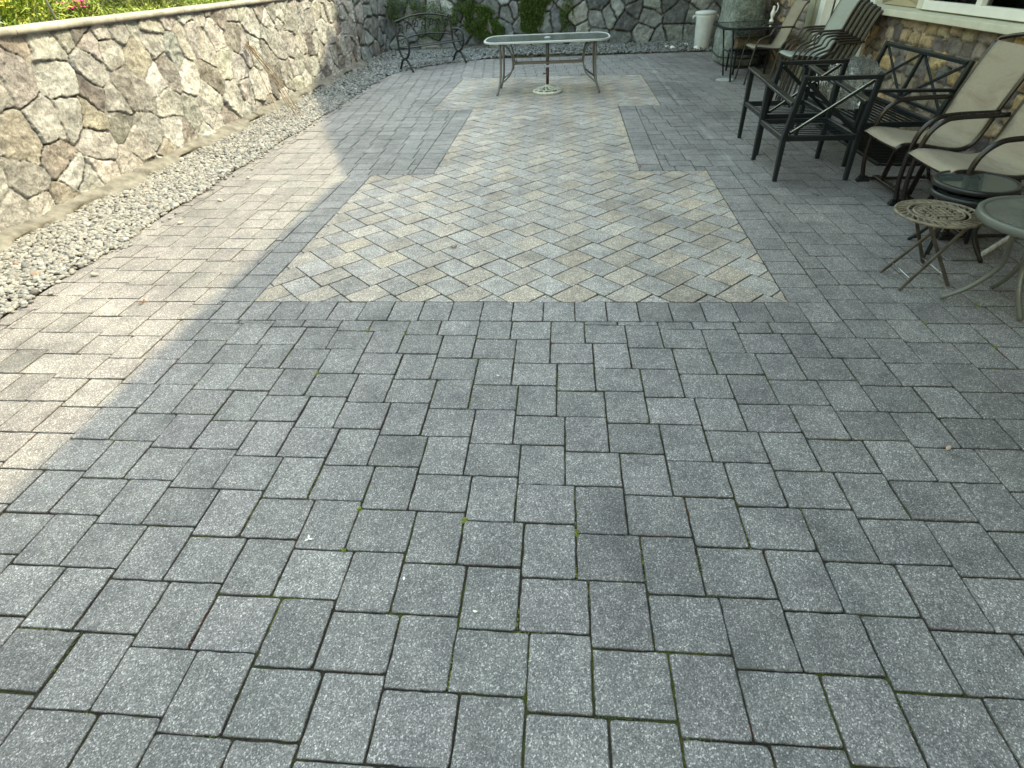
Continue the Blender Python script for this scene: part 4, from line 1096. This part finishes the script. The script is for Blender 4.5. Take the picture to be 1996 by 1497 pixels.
# ---- loveseat
t = thing('slatted_loveseat', 'dark metal loveseat with two crossed back panels standing against the stone veneer', 'loveseat', (2.68, 4.50, 0))
DW, DD = 1.44, 0.66
for y in (0, DW):
    mb = MB(); mb.bar((0, y, 0), (0.0, y, 0.60), 0.034, 0.038, (0, 1, 0), 0.045, 0.055); mb.build('leg', 'slate_metal', t)
    mb = MB(); mb.bar((DD, y, 0), (DD-0.03, y, 0.36), 0.036, 0.036, (0, 1, 0), 0.04, 0.05); mb.bar((DD-0.03, y, 0.355), (DD+0.08, y, 0.81), 0.04, 0.05, (0, 1, 0), 0.036, 0.042); mb.build('leg', 'slate_metal', t)
    mb = MB(); mb.bar((-0.04, y, 0.615), (DD+0.02, y, 0.60), 0.055, 0.022); mb.build('armrest', 'slate_metal', t)
    mb = MB(); mb.bar((0.0, y, 0.345), (DD-0.03, y, 0.345), 0.03, 0.042); mb.build('seat_rail', 'slate_metal', t)
mb = MB(); mb.bar((0, 0.02, 0.345), (0, DW-0.02, 0.345), 0.03, 0.04); mb.bar((DD-0.03, 0.02, 0.345), (DD-0.03, DW-0.02, 0.345), 0.03, 0.04); mb.build('seat_frame', 'slate_metal', t)
mb = MB()
for k in range(11): mb.bar((0.06+k*0.052, 0.016, 0.352), (0.06+k*0.052, DW-0.016, 0.352), 0.028, 0.003)
mb.build('slats', 'slat_metal', t)
mb = MB(); mb.bar((DD+0.075, 0.02, 0.79), (DD+0.075, DW-0.02, 0.79), 0.055, 0.03); mb.bar((DD-0.01, 0.02, 0.42), (DD-0.01, DW-0.02, 0.42), 0.025, 0.03); mb.build('back_rail', 'slate_metal', t)
mb = MB(); mb.bar((DD+0.07, DW/2, 0.78), (DD-0.01, DW/2, 0.42), 0.03, 0.03); mb.build('back_post', 'slate_metal', t)
for a, b in ((0.04, DW/2-0.02), (DW/2+0.02, DW-0.04)):
    mb = MB(); mb.bar((DD+0.068, a, 0.775), (DD-0.008, b, 0.43), 0.024, 0.012, (1, 0, 0)); mb.build('back_brace', 'slate_metal', t)
    mb = MB(); mb.bar((DD+0.074, b, 0.775), (DD-0.002, a, 0.43), 0.024, 0.012, (1, 0, 0)); mb.build('back_brace', 'slate_metal', t)

# ---- clear plastic bags on the loveseat
def bag(loc, sx, sy, sz, seed, label):
    V0, F0 = ico(4); V = V0.copy()
    nz = fbm(V[:, 0]*2.6+seed, V[:, 1]*2.6+V[:, 2]*1.7, seed, 5); nz2 = np.abs(fbm(V[:, 0]*6+seed+V[:, 2]*3, V[:, 1]*6, seed+3, 4)-0.47)
    V = V*(0.72+0.6*nz+0.7*nz2)[:, None]; V = V*np.array([sx, sy, sz]); V[:, 2] = np.maximum(V[:, 2], -sz*0.62)
    V[:, 2] -= V[:, 2].min()
    o = np_mesh('plastic_bag', V, F0, 'clear_plastic', None, True); o.location = loc; tag(o, label, 'plastic bag', 'clear plastic bags on the loveseat'); return o
bag((2.86, 5.25, 0.36), 0.17, 0.24, 0.19, 3, 'crumpled clear plastic bag, nearer one, on the loveseat seat')
bag((3.05, 5.66, 0.36), 0.22, 0.24, 0.20, 8, 'puffed clear plastic bag, farther one, on the loveseat seat')

# ---- spring rockers with beige sling
def sweep_sling(mb, prof, y0, y1, sag=0.012, ny=9, thick=0.004):
    rows = []
    for k, (x, z) in enumerate(prof):
        a = prof[max(0, k-1)]; b = prof[min(len(prof)-1, k+1)]; dx, dz = b[0]-a[0], b[1]-a[1]; l = math.hypot(dx, dz) or 1
        row = []
        for j in range(ny):
            s = j/(ny-1); q = sag*4*s*(1-s); row.append((x+dz/l*q, y0+(y1-y0)*s, z-dx/l*q))
        rows.append(row)
    mb.sheet(rows, True, thick)
def P2(prof, y): return [(x, y, z) for x, z in prof]
def rocker(loc, label, rz=0):
    t = thing('rocking_armchair', label, 'rocking chair', loc, rz, 'beige sling rocking chairs by the stone veneer')
    Wd = 0.58
    rail = smooth_path([(-0.125, 0, 0.395), (-0.07, 0, 0.425), (0.06, 0, 0.415), (0.25, 0, 0.385), (0.36, 0, 0.40), (0.415, 0, 0.48), (0.47, 0, 0.68), (0.55, 0, 0.92), (0.585, 0, 0.99)], 6)
    prof = [(p.x, p.z) for p in rail]
    mb = MB(); sweep_sling(mb, [(x, z+0.012) for x, z in prof], 0.045, Wd-0.045, 0.014); mb.build('sling', 'sling_beige', t)
    for y in (0.035, Wd-0.035):
        mb = MB(); mb.tube(P2(prof, y), 0.0155, 8); mb.build('side_rail', 'bronze_metal', t)
    mb = MB(); mb.tube(smooth_path([(0.585, 0.035, 0.99), (0.60, 0.06, 1.02), (0.615, Wd/2, 1.055), (0.60, Wd-0.06, 1.02), (0.585, Wd-0.035, 0.99)], 5), 0.014, 8); mb.tube([(-0.10, 0.04, 0.39), (-0.10, Wd-0.04, 0.39)], 0.012, 8); mb.tube([(0.36, 0.04, 0.385), (0.36, Wd-0.04, 0.385)], 0.012, 8)
    mb.build('cross_tube', 'bronze_metal', t)
    for y in (0.0, Wd):
        arm = smooth_path([(0.0, y, 0.02), (-0.035, y, 0.18), (-0.04, y, 0.38), (-0.02, y, 0.52), (0.05, y, 0.60), (0.15, y, 0.625), (0.45, y, 0.635)], 6)
        mb = MB(); mb.tube(arm, 0.0175, 8); mb.build('armrest', 'bronze_metal', t)
        mb = MB(); mb.tube(smooth_path([(-0.02, y, 0.06), (0.02, y, 0.025), (0.30, y, 0.022), (0.58, y, 0.025)], 5), 0.013, 8); mb.build('runner', 'bronze_metal', t)
        mb = MB(); mb.bar((-0.045, y, 0.012), (0.05, y, 0.012), 0.045, 0.024); mb.bar((-0.035, y, 0.03), (0.03, y, 0.034), 0.03, 0.03); mb.build('foot', 'black_metal', t)
    mb = MB(); mb.bar((0.10, 0.0, 0.04), (0.10, Wd, 0.04), 0.05, 0.02); mb.bar((0.50, 0.0, 0.04), (0.50, Wd, 0.04), 0.05, 0.02)
    for y in (0.08, Wd-0.08): mb.bar((0.12, y, 0.05), (0.16, y, 0.38), 0.04, 0.012); mb.bar((0.48, y, 0.05), (0.33, y, 0.37), 0.04, 0.012)
    mb.build('spring_base', 'bronze_metal', t)
    return t
rk = rocker((2.66, 3.50, 0), 'bronze rocking chair with beige sling beside the nearer slatted armchair')
dup(rk, (2.68, 2.85, 0), 0, 'bronze rocking chair with beige sling cut by the right edge, behind the round side tables')

# ---- high-back stacking chairs (S-curved arms)
def stack_chair(loc, label, sling, group=None, tilt=0.0):
    t = thing('sling_chair', label, 'chair', loc, 0, group)
    Wd = 0.52
    rail = smooth_path([(0.05, 0, 0.455), (0.09, 0, 0.475), (0.22, 0, 0.462), (0.40, 0, 0.448), (0.46, 0, 0.50), (0.55, 0, 0.75), (0.63, 0, 0.96), (0.68, 0, 1.01)], 5)
    prof = [(p.x, p.z) for p in rail]
    mb = MB(); sweep_sling(mb, [(x, z+0.010) for x, z in prof], 0.035, Wd-0.035, 0.010, 7); mb.build('sling', sling, t)
    for y in (0.022, Wd-0.022):
        mb = MB(); mb.tube(P2(prof, y), 0.0125, 6); mb.build('side_rail', 'brown_metal', t)
    mb = MB(); mb.tube([(0.68, 0.03, 1.01), (0.69, Wd/2, 1.02), (0.68, Wd-0.03, 1.01)], 0.012, 6); mb.tube([(0.07, 0.022, 0.445), (0.07, Wd-0.022, 0.445)], 0.010, 6); mb.tube([(0.44, 0.022, 0.43), (0.44, Wd-0.022, 0.43)], 0.010, 6); mb.build('cross_tube', 'brown_metal', t)
    for y in (0.0, Wd):
        fr = smooth_path([(0.0, y, 0.0), (0.05, y, 0.40), (0.09, y, 0.55), (0.16, y, 0.60), (0.24, y, 0.63), (0.27, y, 0.69), (0.33, y, 0.715), (0.56, y, 0.72)], 5)
        mb = MB(); mb.tube(fr, 0.0115, 6); mb.build('arm_leg', 'brown_metal', t)
        mb = MB(); mb.tube(smooth_path([(0.62, y, 0.0), (0.55, y, 0.25), (0.42, y, 0.42)], 4), 0.0115, 6); mb.build('leg', 'brown_metal', t)
    return t
stack_chair((2.87, 8.70, 0), 'single taupe sling chair with curled arms drawn up to the dark glass table', 'sling_taupe')
SG = 'pale sling chairs nested in one stack by the patio door'
ords = ['topmost pale sling chair of the stack by the patio door', 'second pale sling chair from the top of the stack by the door', 'third pale sling chair from the top of the stack by the door', 'fourth pale sling chair from the top of the stack by the door', 'fifth pale sling chair from the top of the stack by the door', 'lowest pale sling chair of the stack, standing on the pavers']
sc0 = stack_chair((2.76, 6.80, 0.115), ords[0], 'sling_pale', SG)
for k in range(1, 6): dup(sc0, (2.76+0.047*k, 6.80-0.012*k, 0.115-0.023*k), 0, ords[k])

# ---- dark glass table at the grill
t = thing('glass_patio_table', 'dark glass table with charcoal frame next to the covered grill', 'table', (0, 0, 0))
ZG = 0.685
def octo(x0, x1, y0, y1, c): return [(x0+c, y0), (x1-c, y0), (x1, y0+c), (x1, y1-c), (x1-c, y1), (x0+c, y1), (x0, y1-c), (x0, y0+c)]
oo = octo(2.60, 3.62, 9.16, 10.30, 0.16); ii = octo(2.635, 3.585, 9.195, 10.265, 0.145)
mb = MB(); n = 8
vs = [(x, y, ZG-0.03) for x, y in oo]+[(x, y, ZG) for x, y in oo]+[(x, y, ZG+0.002) for x, y in ii]+[(x, y, ZG-0.03) for x, y in ii]
mb.add(vs, [(k*n+i, k*n+(i+1) % n, ((k+1) % 4)*n+(i+1) % n, ((k+1) % 4)*n+i) for k in range(4) for i in range(n)]); mb.build('table_rim', 'slate_metal', t)
mb = MB(); mb.poly_prism(ii, ZG-0.010, ZG-0.002); mb.build('glass_top', 'glass_dark', t)
for (x, y, x2, y2) in ((2.73, 8.98, 2.72, 9.26), (2.76, 9.58, 2.72, 9.9), (3.5, 9.05, 3.5, 9.3), (3.5, 10.2, 3.5, 10.1)):
    mb = MB(); mb.tube([(x, y, 0), (x2, y2, ZG-0.03)], 0.014, 8); mb.build('leg', 'slate_metal', t)
mb = MB(); mb.bar((2.725, 9.15, 0.36), (2.73, 9.75, 0.36), 0.02, 0.02); mb.bar((3.5, 9.2, 0.36), (3.5, 10.13, 0.36), 0.02, 0.02); mb.bar((2.73, 9.45, 0.36), (3.5, 9.6, 0.36), 0.02, 0.02); mb.build('stretcher', 'slate_metal', t)
# white figurine
t = thing('figurine', 'small white ceramic bird figurine standing on the dark glass table', 'figurine', (3.47, 9.95, ZG+0.002))
mb = MB(); mb.lathe([(0.035, 0), (0.037, 0.02), (0.018, 0.04), (0.020, 0.06), (0.034, 0.09), (0.036, 0.12), (0.024, 0.15), (0.016, 0.17), (0.021, 0.19), (0.016, 0.21), (0.0, 0.22)], seg=18); mb.build('body', 'ceramic_white', t)
mb = MB(); mb.tube([(0.0, -0.01, 0.19), (-0.02, -0.03, 0.195)], [0.008, 0.002], 6); mb.build('beak', 'ceramic_white', t)
mb = MB(); mb.tube(smooth_path([(0.02, 0, 0.10), (0.05, -0.01, 0.15), (0.06, 0, 0.21), (0.035, 0, 0.25)], 5), [0.010]*16, 6); mb.build('tail', 'ceramic_white', t)
# folded cushioned footstool under the table
t = thing('cushioned_footstool', 'low dark frame with a ribbed brown cushion under the dark glass table', 'footstool', (2.92, 9.62, 0))
mb = MB()
for x in (0.0, 0.5):
    for y in (0.0, 0.45): mb.bar((x, y, 0), (x, y, 0.30), 0.03, 0.03)
mb.bar((0, 0, 0.30), (0.5, 0, 0.30), 0.035, 0.05); mb.bar((0, 0.45, 0.30), (0.5, 0.45, 0.30), 0.035, 0.05); mb.bar((0, 0.018, 0.30), (0, 0.43, 0.30), 0.035, 0.05); mb.bar((0.5, 0.018, 0.30), (0.5, 0.43, 0.30), 0.035, 0.05); mb.bar((0, 0, 0.10), (0.5, 0, 0.10), 0.025, 0.03)
mb.build('frame', 'slate_metal', t)
mb = MB(); rows = []
for k in range(61):
    x = -0.02+0.56*k/60; e = min(1, min(k, 60-k)/3); rr_ = 0.085*(0.55+0.45*e)*(1+0.035*math.sin(k*1.55))
    rows.append([(x, 0.20+rr_*1.5*math.cos(a), 0.42+rr_*math.sin(a)) for a in np.linspace(0, 2*math.pi, 19)])
mb.sheet(rows, True); mb.build('cushion', 'cushion', t)

# ---- covered grill
def tarp_surface():
    rows = []
    prof = [(0.0, 0.90), (0.03, 1.02), (0.12, 1.06), (0.25, 1.05), (0.40, 1.02), (0.58, 0.97), (0.76, 0.93), (0.95, 0.92), (1.10, 0.90), (1.22, 0.80), (1.27, 0.55), (1.28, 0.15), (1.28, 0.0)]
    for zi, (z, s) in enumerate(prof):
        row = []
        for k in range(97):
            a = 2*math.pi*k/96; c_, s_ = math.cos(a), math.sin(a); p = 3.4
            rr_ = (abs(c_)**p+abs(s_)**p)**(-1/p)
            fold = 0.02*math.sin(a*9+z*5)+0.10*abs(float(fbm(np.array([a*2.6+z*2]), np.array([z*3.2-a]), 5)[0])-0.5)+0.10*(float(fbm(np.array([a*4.0]), np.array([z*5]), 15)[0])-0.5)
            f_ = fold*(1 if 0.02 < z < 1.2 else 0.3); top = 0.06*(float(fbm(np.array([c_*3]), np.array([s_*3]), 8)[0])-0.5) if z > 1.2 else 0
            row.append((rr_*c_*0.33*s*(1+f_), rr_*s_*0.58*s*(1+f_), z+0.01+top))
        rows.append(row)
    return rows
t = thing('covered_grill', 'tall barbecue under a crumpled grey-green tarp beside the white bin', 'covered grill', (3.26, 10.95, 0))
mb = MB(); mb.sheet(tarp_surface(), True); mb.build('cover', 'tarp', t)
mb = MB()
for z_, s in ((0.14, 1.062), (0.15, 1.064)):
    pth = []
    for k in range(64):
        a = 2*math.pi*k/64; c_, s_ = math.cos(a), math.sin(a); rr_ = (abs(c_)**3.4+abs(s_)**3.4)**(-1/3.4); pth.append((rr_*c_*0.33*s*1.03, rr_*s_*0.58*s*1.03, z_+0.01*math.sin(a*5)))
    mb.tube(pth, 0.006, 5, closed=True)
mb.build('drawcord', 'black_metal', t)

# ---- white bin
t = thing('waste_bin', 'tall white plastic lidded bin standing on the gravel by the far wall', 'bin', (3.08, 13.02, 0.02))
mb = MB(); mb.lathe([(0.150, 0.0), (0.155, 0.01), (0.188, 0.53), (0.192, 0.54), (0.196, 0.56), (0.196, 0.60)], seg=36); mb.build('body', 'white_plastic', t)
mb = MB(); mb.lathe([(0.208, 0.60), (0.214, 0.605), (0.216, 0.635), (0.205, 0.65), (0.12, 0.664), (0.06, 0.668), (0.0, 0.668)], seg=36); mb.build('lid', 'white_plastic', t)
for sx in (-1, 1):
    mb = MB(); mb.tube(smooth_path([(sx*0.195, -0.06, 0.585), (sx*0.245, -0.05, 0.57), (sx*0.25, 0, 0.53), (sx*0.245, 0.05, 0.57), (sx*0.195, 0.06, 0.585)], 4), 0.010, 6); mb.build('handle', 'white_plastic', t)

# white stones at the bin
for i, (x, y, z, r_, lb) in enumerate([(2.35, 13.05, 0.05, 0.05, 'rounded white stone on the gravel left of the bin'), (2.46, 12.9, 0.05, 0.055, 'angular white stone on the gravel, nearer than the rounded one'), (2.80, 13.25, 0.06, 0.05, 'white stone tucked against the left side of the bin'), (2.93, 12.74, 0.05, 0.06, 'flat white stone in front of the bin')]):
    o = blobs('white_stone', np.array([(0, 0, 0)]), np.array([[r_*1.2, r_*0.8, r_*0.7]]), 2, 'pebble', np.array([(0.75, 0.74, 0.70)]), jitter=0.10); o.location = (x, y, z); tag(o, lb, 'stone', 'white stones around the bin')

# ---- black cast bench
ang = math.atan2(1.03, 0.91)
t = thing('garden_bench', 'black cast-iron garden bench with arched scrolled back at the gravel corner', 'bench', (-2.79, 11.10, 0), ang)
BLn = 1.36
# local x = length, +y = towards the wall
for x in (0.0, BLn):
    fr = smooth_path([(x, -0.02, 0), (x, 0.05, 0.10), (x, 0.12, 0.18), (x, 0.19, 0.205)], 5); bk = smooth_path([(x, 0.42, 0), (x, 0.36, 0.09), (x, 0.29, 0.18), (x, 0.22, 0.205)], 5)
    lp = smooth_path([(x, 0.205, 0.205), (x, 0.09, 0.26), (x, 0.02, 0.38), (x, 0.03, 0.52), (x, 0.09, 0.585), (x, 0.20, 0.60), (x, 0.37, 0.585)], 5)
    bp = smooth_path([(x, 0.205, 0.205), (x, 0.30, 0.26), (x, 0.36, 0.38), (x, 0.37, 0.56), (x, 0.43, 0.80), (x, 0.44, 0.84)], 5)
    for nm, pth in (('leg', fr), ('leg', bk)):
        mb = MB(); mb.tube(pth, 0.021, 7); mb.build(nm, 'cast_iron', t)
    mb = MB(); mb.tube(lp, 0.020, 7); mb.build('armrest', 'cast_iron', t)
    mb = MB(); mb.tube(bp, 0.020, 7); mb.build('back_post', 'cast_iron', t)
    mb = MB(); mb.tube(smooth_path([(x, 0.06, 0.45), (x, 0.14, 0.52), (x, 0.22, 0.46), (x, 0.30, 0.52)], 5), 0.008, 6); mb.tube([(x, 0.04, 0.395), (x, 0.36, 0.395)], 0.014, 6); mb.build('scroll', 'cast_iron', t)
mb = MB()
for k, y in enumerate((0.03, 0.10, 0.17, 0.24, 0.31)): mb.bar((0.01, y, 0.405-(0.01 if 0 < k < 4 else 0)), (BLn-0.01, y, 0.405-(0.01 if 0 < k < 4 else 0)), 0.04, 0.012)
mb.build('seat', 'cast_iron', t)
mb = MB()
top = [(x, 0.44, 0.80+0.09*math.sin(math.pi*x/BLn)) for x in np.linspace(0, BLn, 25)]
low = [(x, 0.385, 0.50+0.07*math.sin(math.pi*x/BLn)) for x in np.linspace(0, BLn, 25)]
mb.tube(top, 0.015, 7); mb.tube(low, 0.012, 7); mb.build('back_rail', 'cast_iron', t)
mb = MB()
for k in range(7):
    cx_ = 0.12+k*(BLn-0.24)/6; zc = 0.68+0.07*math.sin(math.pi*cx_/BLn)
    mb.tube([(cx_+q*0.011*math.cos(q*1.1), 0.41, zc+q*0.010*math.sin(q*1.1)) for q in np.linspace(0.5, 8, 22)], 0.009, 5)
    mb.tube([(cx_-0.06, 0.41, zc-0.10), (cx_, 0.41, zc+0.02), (cx_+0.06, 0.42, zc+0.12)], 0.008, 5)
mb.build('back_scrollwork', 'cast_iron', t)

# ---- bistro table
t = thing('bistro_table', 'small folding table with openwork tan cast-iron top near the right edge', 'side table', (2.18, 2.27, 0))
ZB = 0.395; RB = 0.205
mb = MB(); mb.tube([(RB*math.cos(a), RB*math.sin(a), ZB) for a in np.linspace(0, 2*math.pi, 49)[:-1]], 0.008, 8, closed=True)
mb.tube([(0.145*math.cos(a), 0.145*math.sin(a), ZB+0.003) for a in np.linspace(0, 2*math.pi, 41)[:-1]], 0.007, 7, closed=True)
mb.tube([(0.118*math.cos(a), 0.118*math.sin(a), ZB+0.004) for a in np.linspace(0, 2*math.pi, 41)[:-1]], 0.006, 7, closed=True)
for k in range(30):
    a = 2*math.pi*k/30; b_ = a+0.20; mb.bar((0.147*math.cos(a), 0.147*math.sin(a), ZB+0.002), (0.20*math.cos(b_), 0.20*math.sin(b_), ZB), 0.0105, 0.009)
mb.build('table_rim', 'tan_iron', t)
mb = MB()
for k in range(5): mb.bar((-0.062, -0.05+k*0.025, ZB+0.003), (0.062, -0.05+k*0.025, ZB+0.003), 0.010, 0.009)
for k in range(5): mb.bar((-0.05+k*0.025, -0.062, ZB+0.006), (-0.05+k*0.025, 0.062, ZB+0.006), 0.008, 0.007)
for k in range(14):
    a = 2*math.pi*k/14; cx_, cy_ = 0.092*math.cos(a), 0.092*math.sin(a)
    mb.tube([(cx_+(0.006+q*0.0022)*math.cos(q+a), cy_+(0.006+q*0.0022)*math.sin(q+a), ZB+0.004) for q in np.linspace(0, 7, 15)], 0.0042, 5)
    mb.bar((cx_*0.80, cy_*0.80, ZB+0.002), (cx_*1.25, cy_*1.25, ZB+0.002), 0.007, 0.007)
mb.build('lattice', 'tan_iron', t)
rt_ = R(20)
for (s, a) in ((-1, (-0.10, 0.19)), (1, (-0.10, 0.19))): pass
def bl(x, y, z): return (x, y, z)
for yy_ in (-0.12, 0.12):
    # crossing pairs in planes x-z, turned to match feet seen at the four corners
    mb = MB(); mb.bar((-0.125, -0.03+yy_*0.95, 0.0), (0.10, -0.06+yy_*0.6, ZB-0.01), 0.018, 0.010, (0, 1, 0)); mb.build('leg', 'tan_leg', t)
    mb = MB(); mb.bar((0.185, -0.09+yy_*1.3+0.15, 0.0) if yy_ > 0 else (0.17, -0.09, 0.0), (-0.10, -0.04+yy_*0.6, ZB-0.01), 0.018, 0.010, (0, 1, 0)); mb.build('leg', 'tan_leg', t)
mb = MB(); mb.tube([(-0.085, -0.125, 0.07), (-0.085, 0.07, 0.07)], 0.0035, 6); mb.tube([(0.13, -0.085, 0.06), (0.13, 0.16, 0.06)], 0.0035, 6); mb.build('stretcher', 'screw_metal', t)

# ---- black nesting glass tables
def round_table(name, label, loc, r_, z_, rimmat, glass, legs, legmat, rimw=0.028, drop=0.032, legr=0.0125, group=None):
    t = thing(name, label, 'side table', loc, 0, group)
    mb = MB(); mb.lathe([(r_-rimw, z_-drop), (r_-0.006, z_-drop), (r_, z_-drop+0.006), (r_, z_-0.006), (r_-0.006, z_), (r_-rimw, z_-0.002), (r_-rimw, z_-drop)], seg=56); mb.build('table_rim', rimmat, t)
    mb = MB(); mb.lathe([(r_-rimw+0.001, z_-0.012), (r_-rimw+0.001, z_-0.004), (0.0, z_-0.004)], seg=56, smooth=False); mb.build('glass_top', glass, t)
    for pth in legs:
        mb = MB(); mb.tube(smooth_path(pth, 7) if len(pth) > 2 else pth, legr, 8); mb.build('leg', legmat, t)
    return t
lg = [[(0.20*math.cos(a), 0.20*math.sin(a), 0.0), (0.12*math.cos(a-.25), 0.12*math.sin(a-.25), 0.18), (0.15*math.cos(a-.1), 0.15*math.sin(a-.1), 0.36)] for a in (2.2, 3.7, 5.3, 0.5)]
round_table('nesting_side_table', 'round black side table with dark glass top, uppermost of the nested pair before the rocker', (2.62, 2.72, 0.0), 0.225, 0.425, 'black_metal', 'glass_dark', [[(p[0]*1.0, p[1], p[2]+0.0) for p in q] for q in lg], 'black_metal', group='nested black glass side tables')
round_table('nesting_side_table', 'round black side table nested just beneath the other dark glass one', (2.60, 2.69, 0.0), 0.215, 0.375, 'black_metal', 'glass_dark', [[(p[0]*1.1-0.02, p[1]*1.1-0.02, p[2]*0.9) for p in q] for q in lg], 'black_metal', group='nested black glass side tables')
# ---- grey round table
legs = [[(-0.265, 0.09, 0.012), (-0.16, 0.06, 0.10), (-0.10, 0.02, 0.24), (-0.19, -0.07, 0.40), (-0.215, -0.10, 0.475)],
        [(0.0, -0.15, 0.012), (-0.04, -0.10, 0.14), (-0.05, -0.05, 0.28), (-0.14, -0.14, 0.42), (-0.16, -0.17, 0.475)],
        [(0.08, 0.215, 0.012), (0.05, 0.12, 0.12), (0.03, 0.06, 0.26), (0.12, 0.18, 0.42), (0.14, 0.2, 0.475)],
        [(0.28, -0.02, 0.012), (0.16, -0.02, 0.10), (0.08, -0.02, 0.25), (0.2, -0.02, 0.42), (0.23, -0.02, 0.475)]]
round_table('round_glass_table', 'round textured-glass table with grey-green rim and curved legs, cut by the right edge', (2.485, 1.93, 0), 0.300, 0.505, 'grey_metal', 'glass_round', legs, 'grey_metal', 0.030, 0.04, 0.0135)
# folded dark umbrella-like rod bundle at the right edge
t = thing('folded_stool', 'folded black metal stool lying against the right edge behind the round table', 'folding stool', (2.80, 2.25, 0))
mb = MB()
for k in range(4): mb.tube([(0.0+0.03*k, 0.0, 0.02), (0.09+0.03*k, 0.12, 0.36)], 0.009, 7)
mb.build('legs', 'black_metal', t)
mb = MB(); mb.bar((-0.01, -0.005, 0.015), (0.11, -0.005, 0.015), 0.03, 0.03); mb.bar((0.08, 0.12, 0.37), (0.20, 0.12, 0.37), 0.05, 0.02); mb.build('seat', 'black_metal', t)
mb = MB(); mb.bar((0, 0, 0.014), (0.40, 0.33, 0.014), 0.02, 0.026); o = mb.build('white_bar', 'ceramic_white'); o.location = (2.72, 2.55, 0); tag(o, 'white painted bar lying on the pavers between black table legs', 'bar')

# ---- small debris: dead leaves, petals
deb = [(-0.62, 7.9, 'dead_leaf', 'crumpled dark leaf on the beige pavers near the glass dining table'), (-0.63, 2.75, 'dead_leaf', 'dry curled leaf on the beige carpet pattern, left part'), (-2.45, 1.96, 'dead_leaf', 'dry leaf lying on the sunlit pavers'),
       (2.17, 3.75, 'dead_leaf', 'brown leaf fragments under the nearer slatted armchair'), (-0.75, 0.29, 'petal_white', 'three-lobed white petal on the grey pavers at lower left'), (-0.38, 0.16, 'petal_white', 'single white petal near the bottom centre'),
       (-0.14, 0.055, 'petal_white', 'white petal in a mossy joint at the bottom centre'), (1.62, 0.81, 'petal_tan', 'pale brown leaf on the grey pavers at right'), (0.87, 4.58, 'dead_leaf', 'hooked dry twig at the notch of the beige pattern'), (-0.17, 1.25, 'petal_white', 'tiny white petal on a grey paver in the middle')]
for i, (x, y, mt_, lb) in enumerate(deb):
    mb = MB(); w_ = 0.008 if mt_ == 'petal_white' else 0.016
    for k in range(3 if 'three' in lb else 2 if 'leaf' in mt_ else 1):
        a = i+k*2.1; ca, sa = math.cos(a), math.sin(a); rows = []
        for u in np.linspace(0, 1, 5):
            hw = w_*0.5*math.sin(math.pi*(0.1+0.85*u)); rows.append([(ca*u*w_*2-sa*v*hw, sa*u*w_*2+ca*v*hw, 0.004+0.35*w_*(u*u+0.4*v*v)) for v in (-1, 0, 1)])
        mb.sheet(rows, True, 0.0006)
    nm = 'petal' if mt_ == 'petal_white' else 'dead_leaf'
    o = mb.build(nm, mt_); o.location = (x, y, 0.0015); tag(o, lb, 'petal' if nm == 'petal' else 'leaf')

n = 520
lx = rng.uniform(-3.2, 3.4, n); ly = rng.uniform(-0.3, 11, n)**1.0
k = rng.random(n) < 0.25; lx[k] = rng.uniform(-3.9, -3.15, k.sum()); ly[k] = rng.uniform(1.5, 9, k.sum())
lz = np.where(k, 0.035, 0.003)
pal = np.array([(0.10, 0.06, 0.035), (0.16, 0.11, 0.06), (0.05, 0.035, 0.025), (0.24, 0.20, 0.12)])
c = pal[rng.integers(0, 4, n)]*rng.uniform(0.7, 1.3, (n, 1))
d = rng.normal(0, 1, (n, 3)); d[:, 2] = np.abs(d[:, 2])*0.12; d /= np.linalg.norm(d, axis=1, keepdims=True)
o = leaves('leaf_litter', np.stack([lx, ly, lz], -1), d, rng.uniform(0.004, 0.016, n)*np.where(k, 1.8, 1), rng.uniform(0.002, 0.006, n), c, bend=0.0); struct(o, 'stuff')
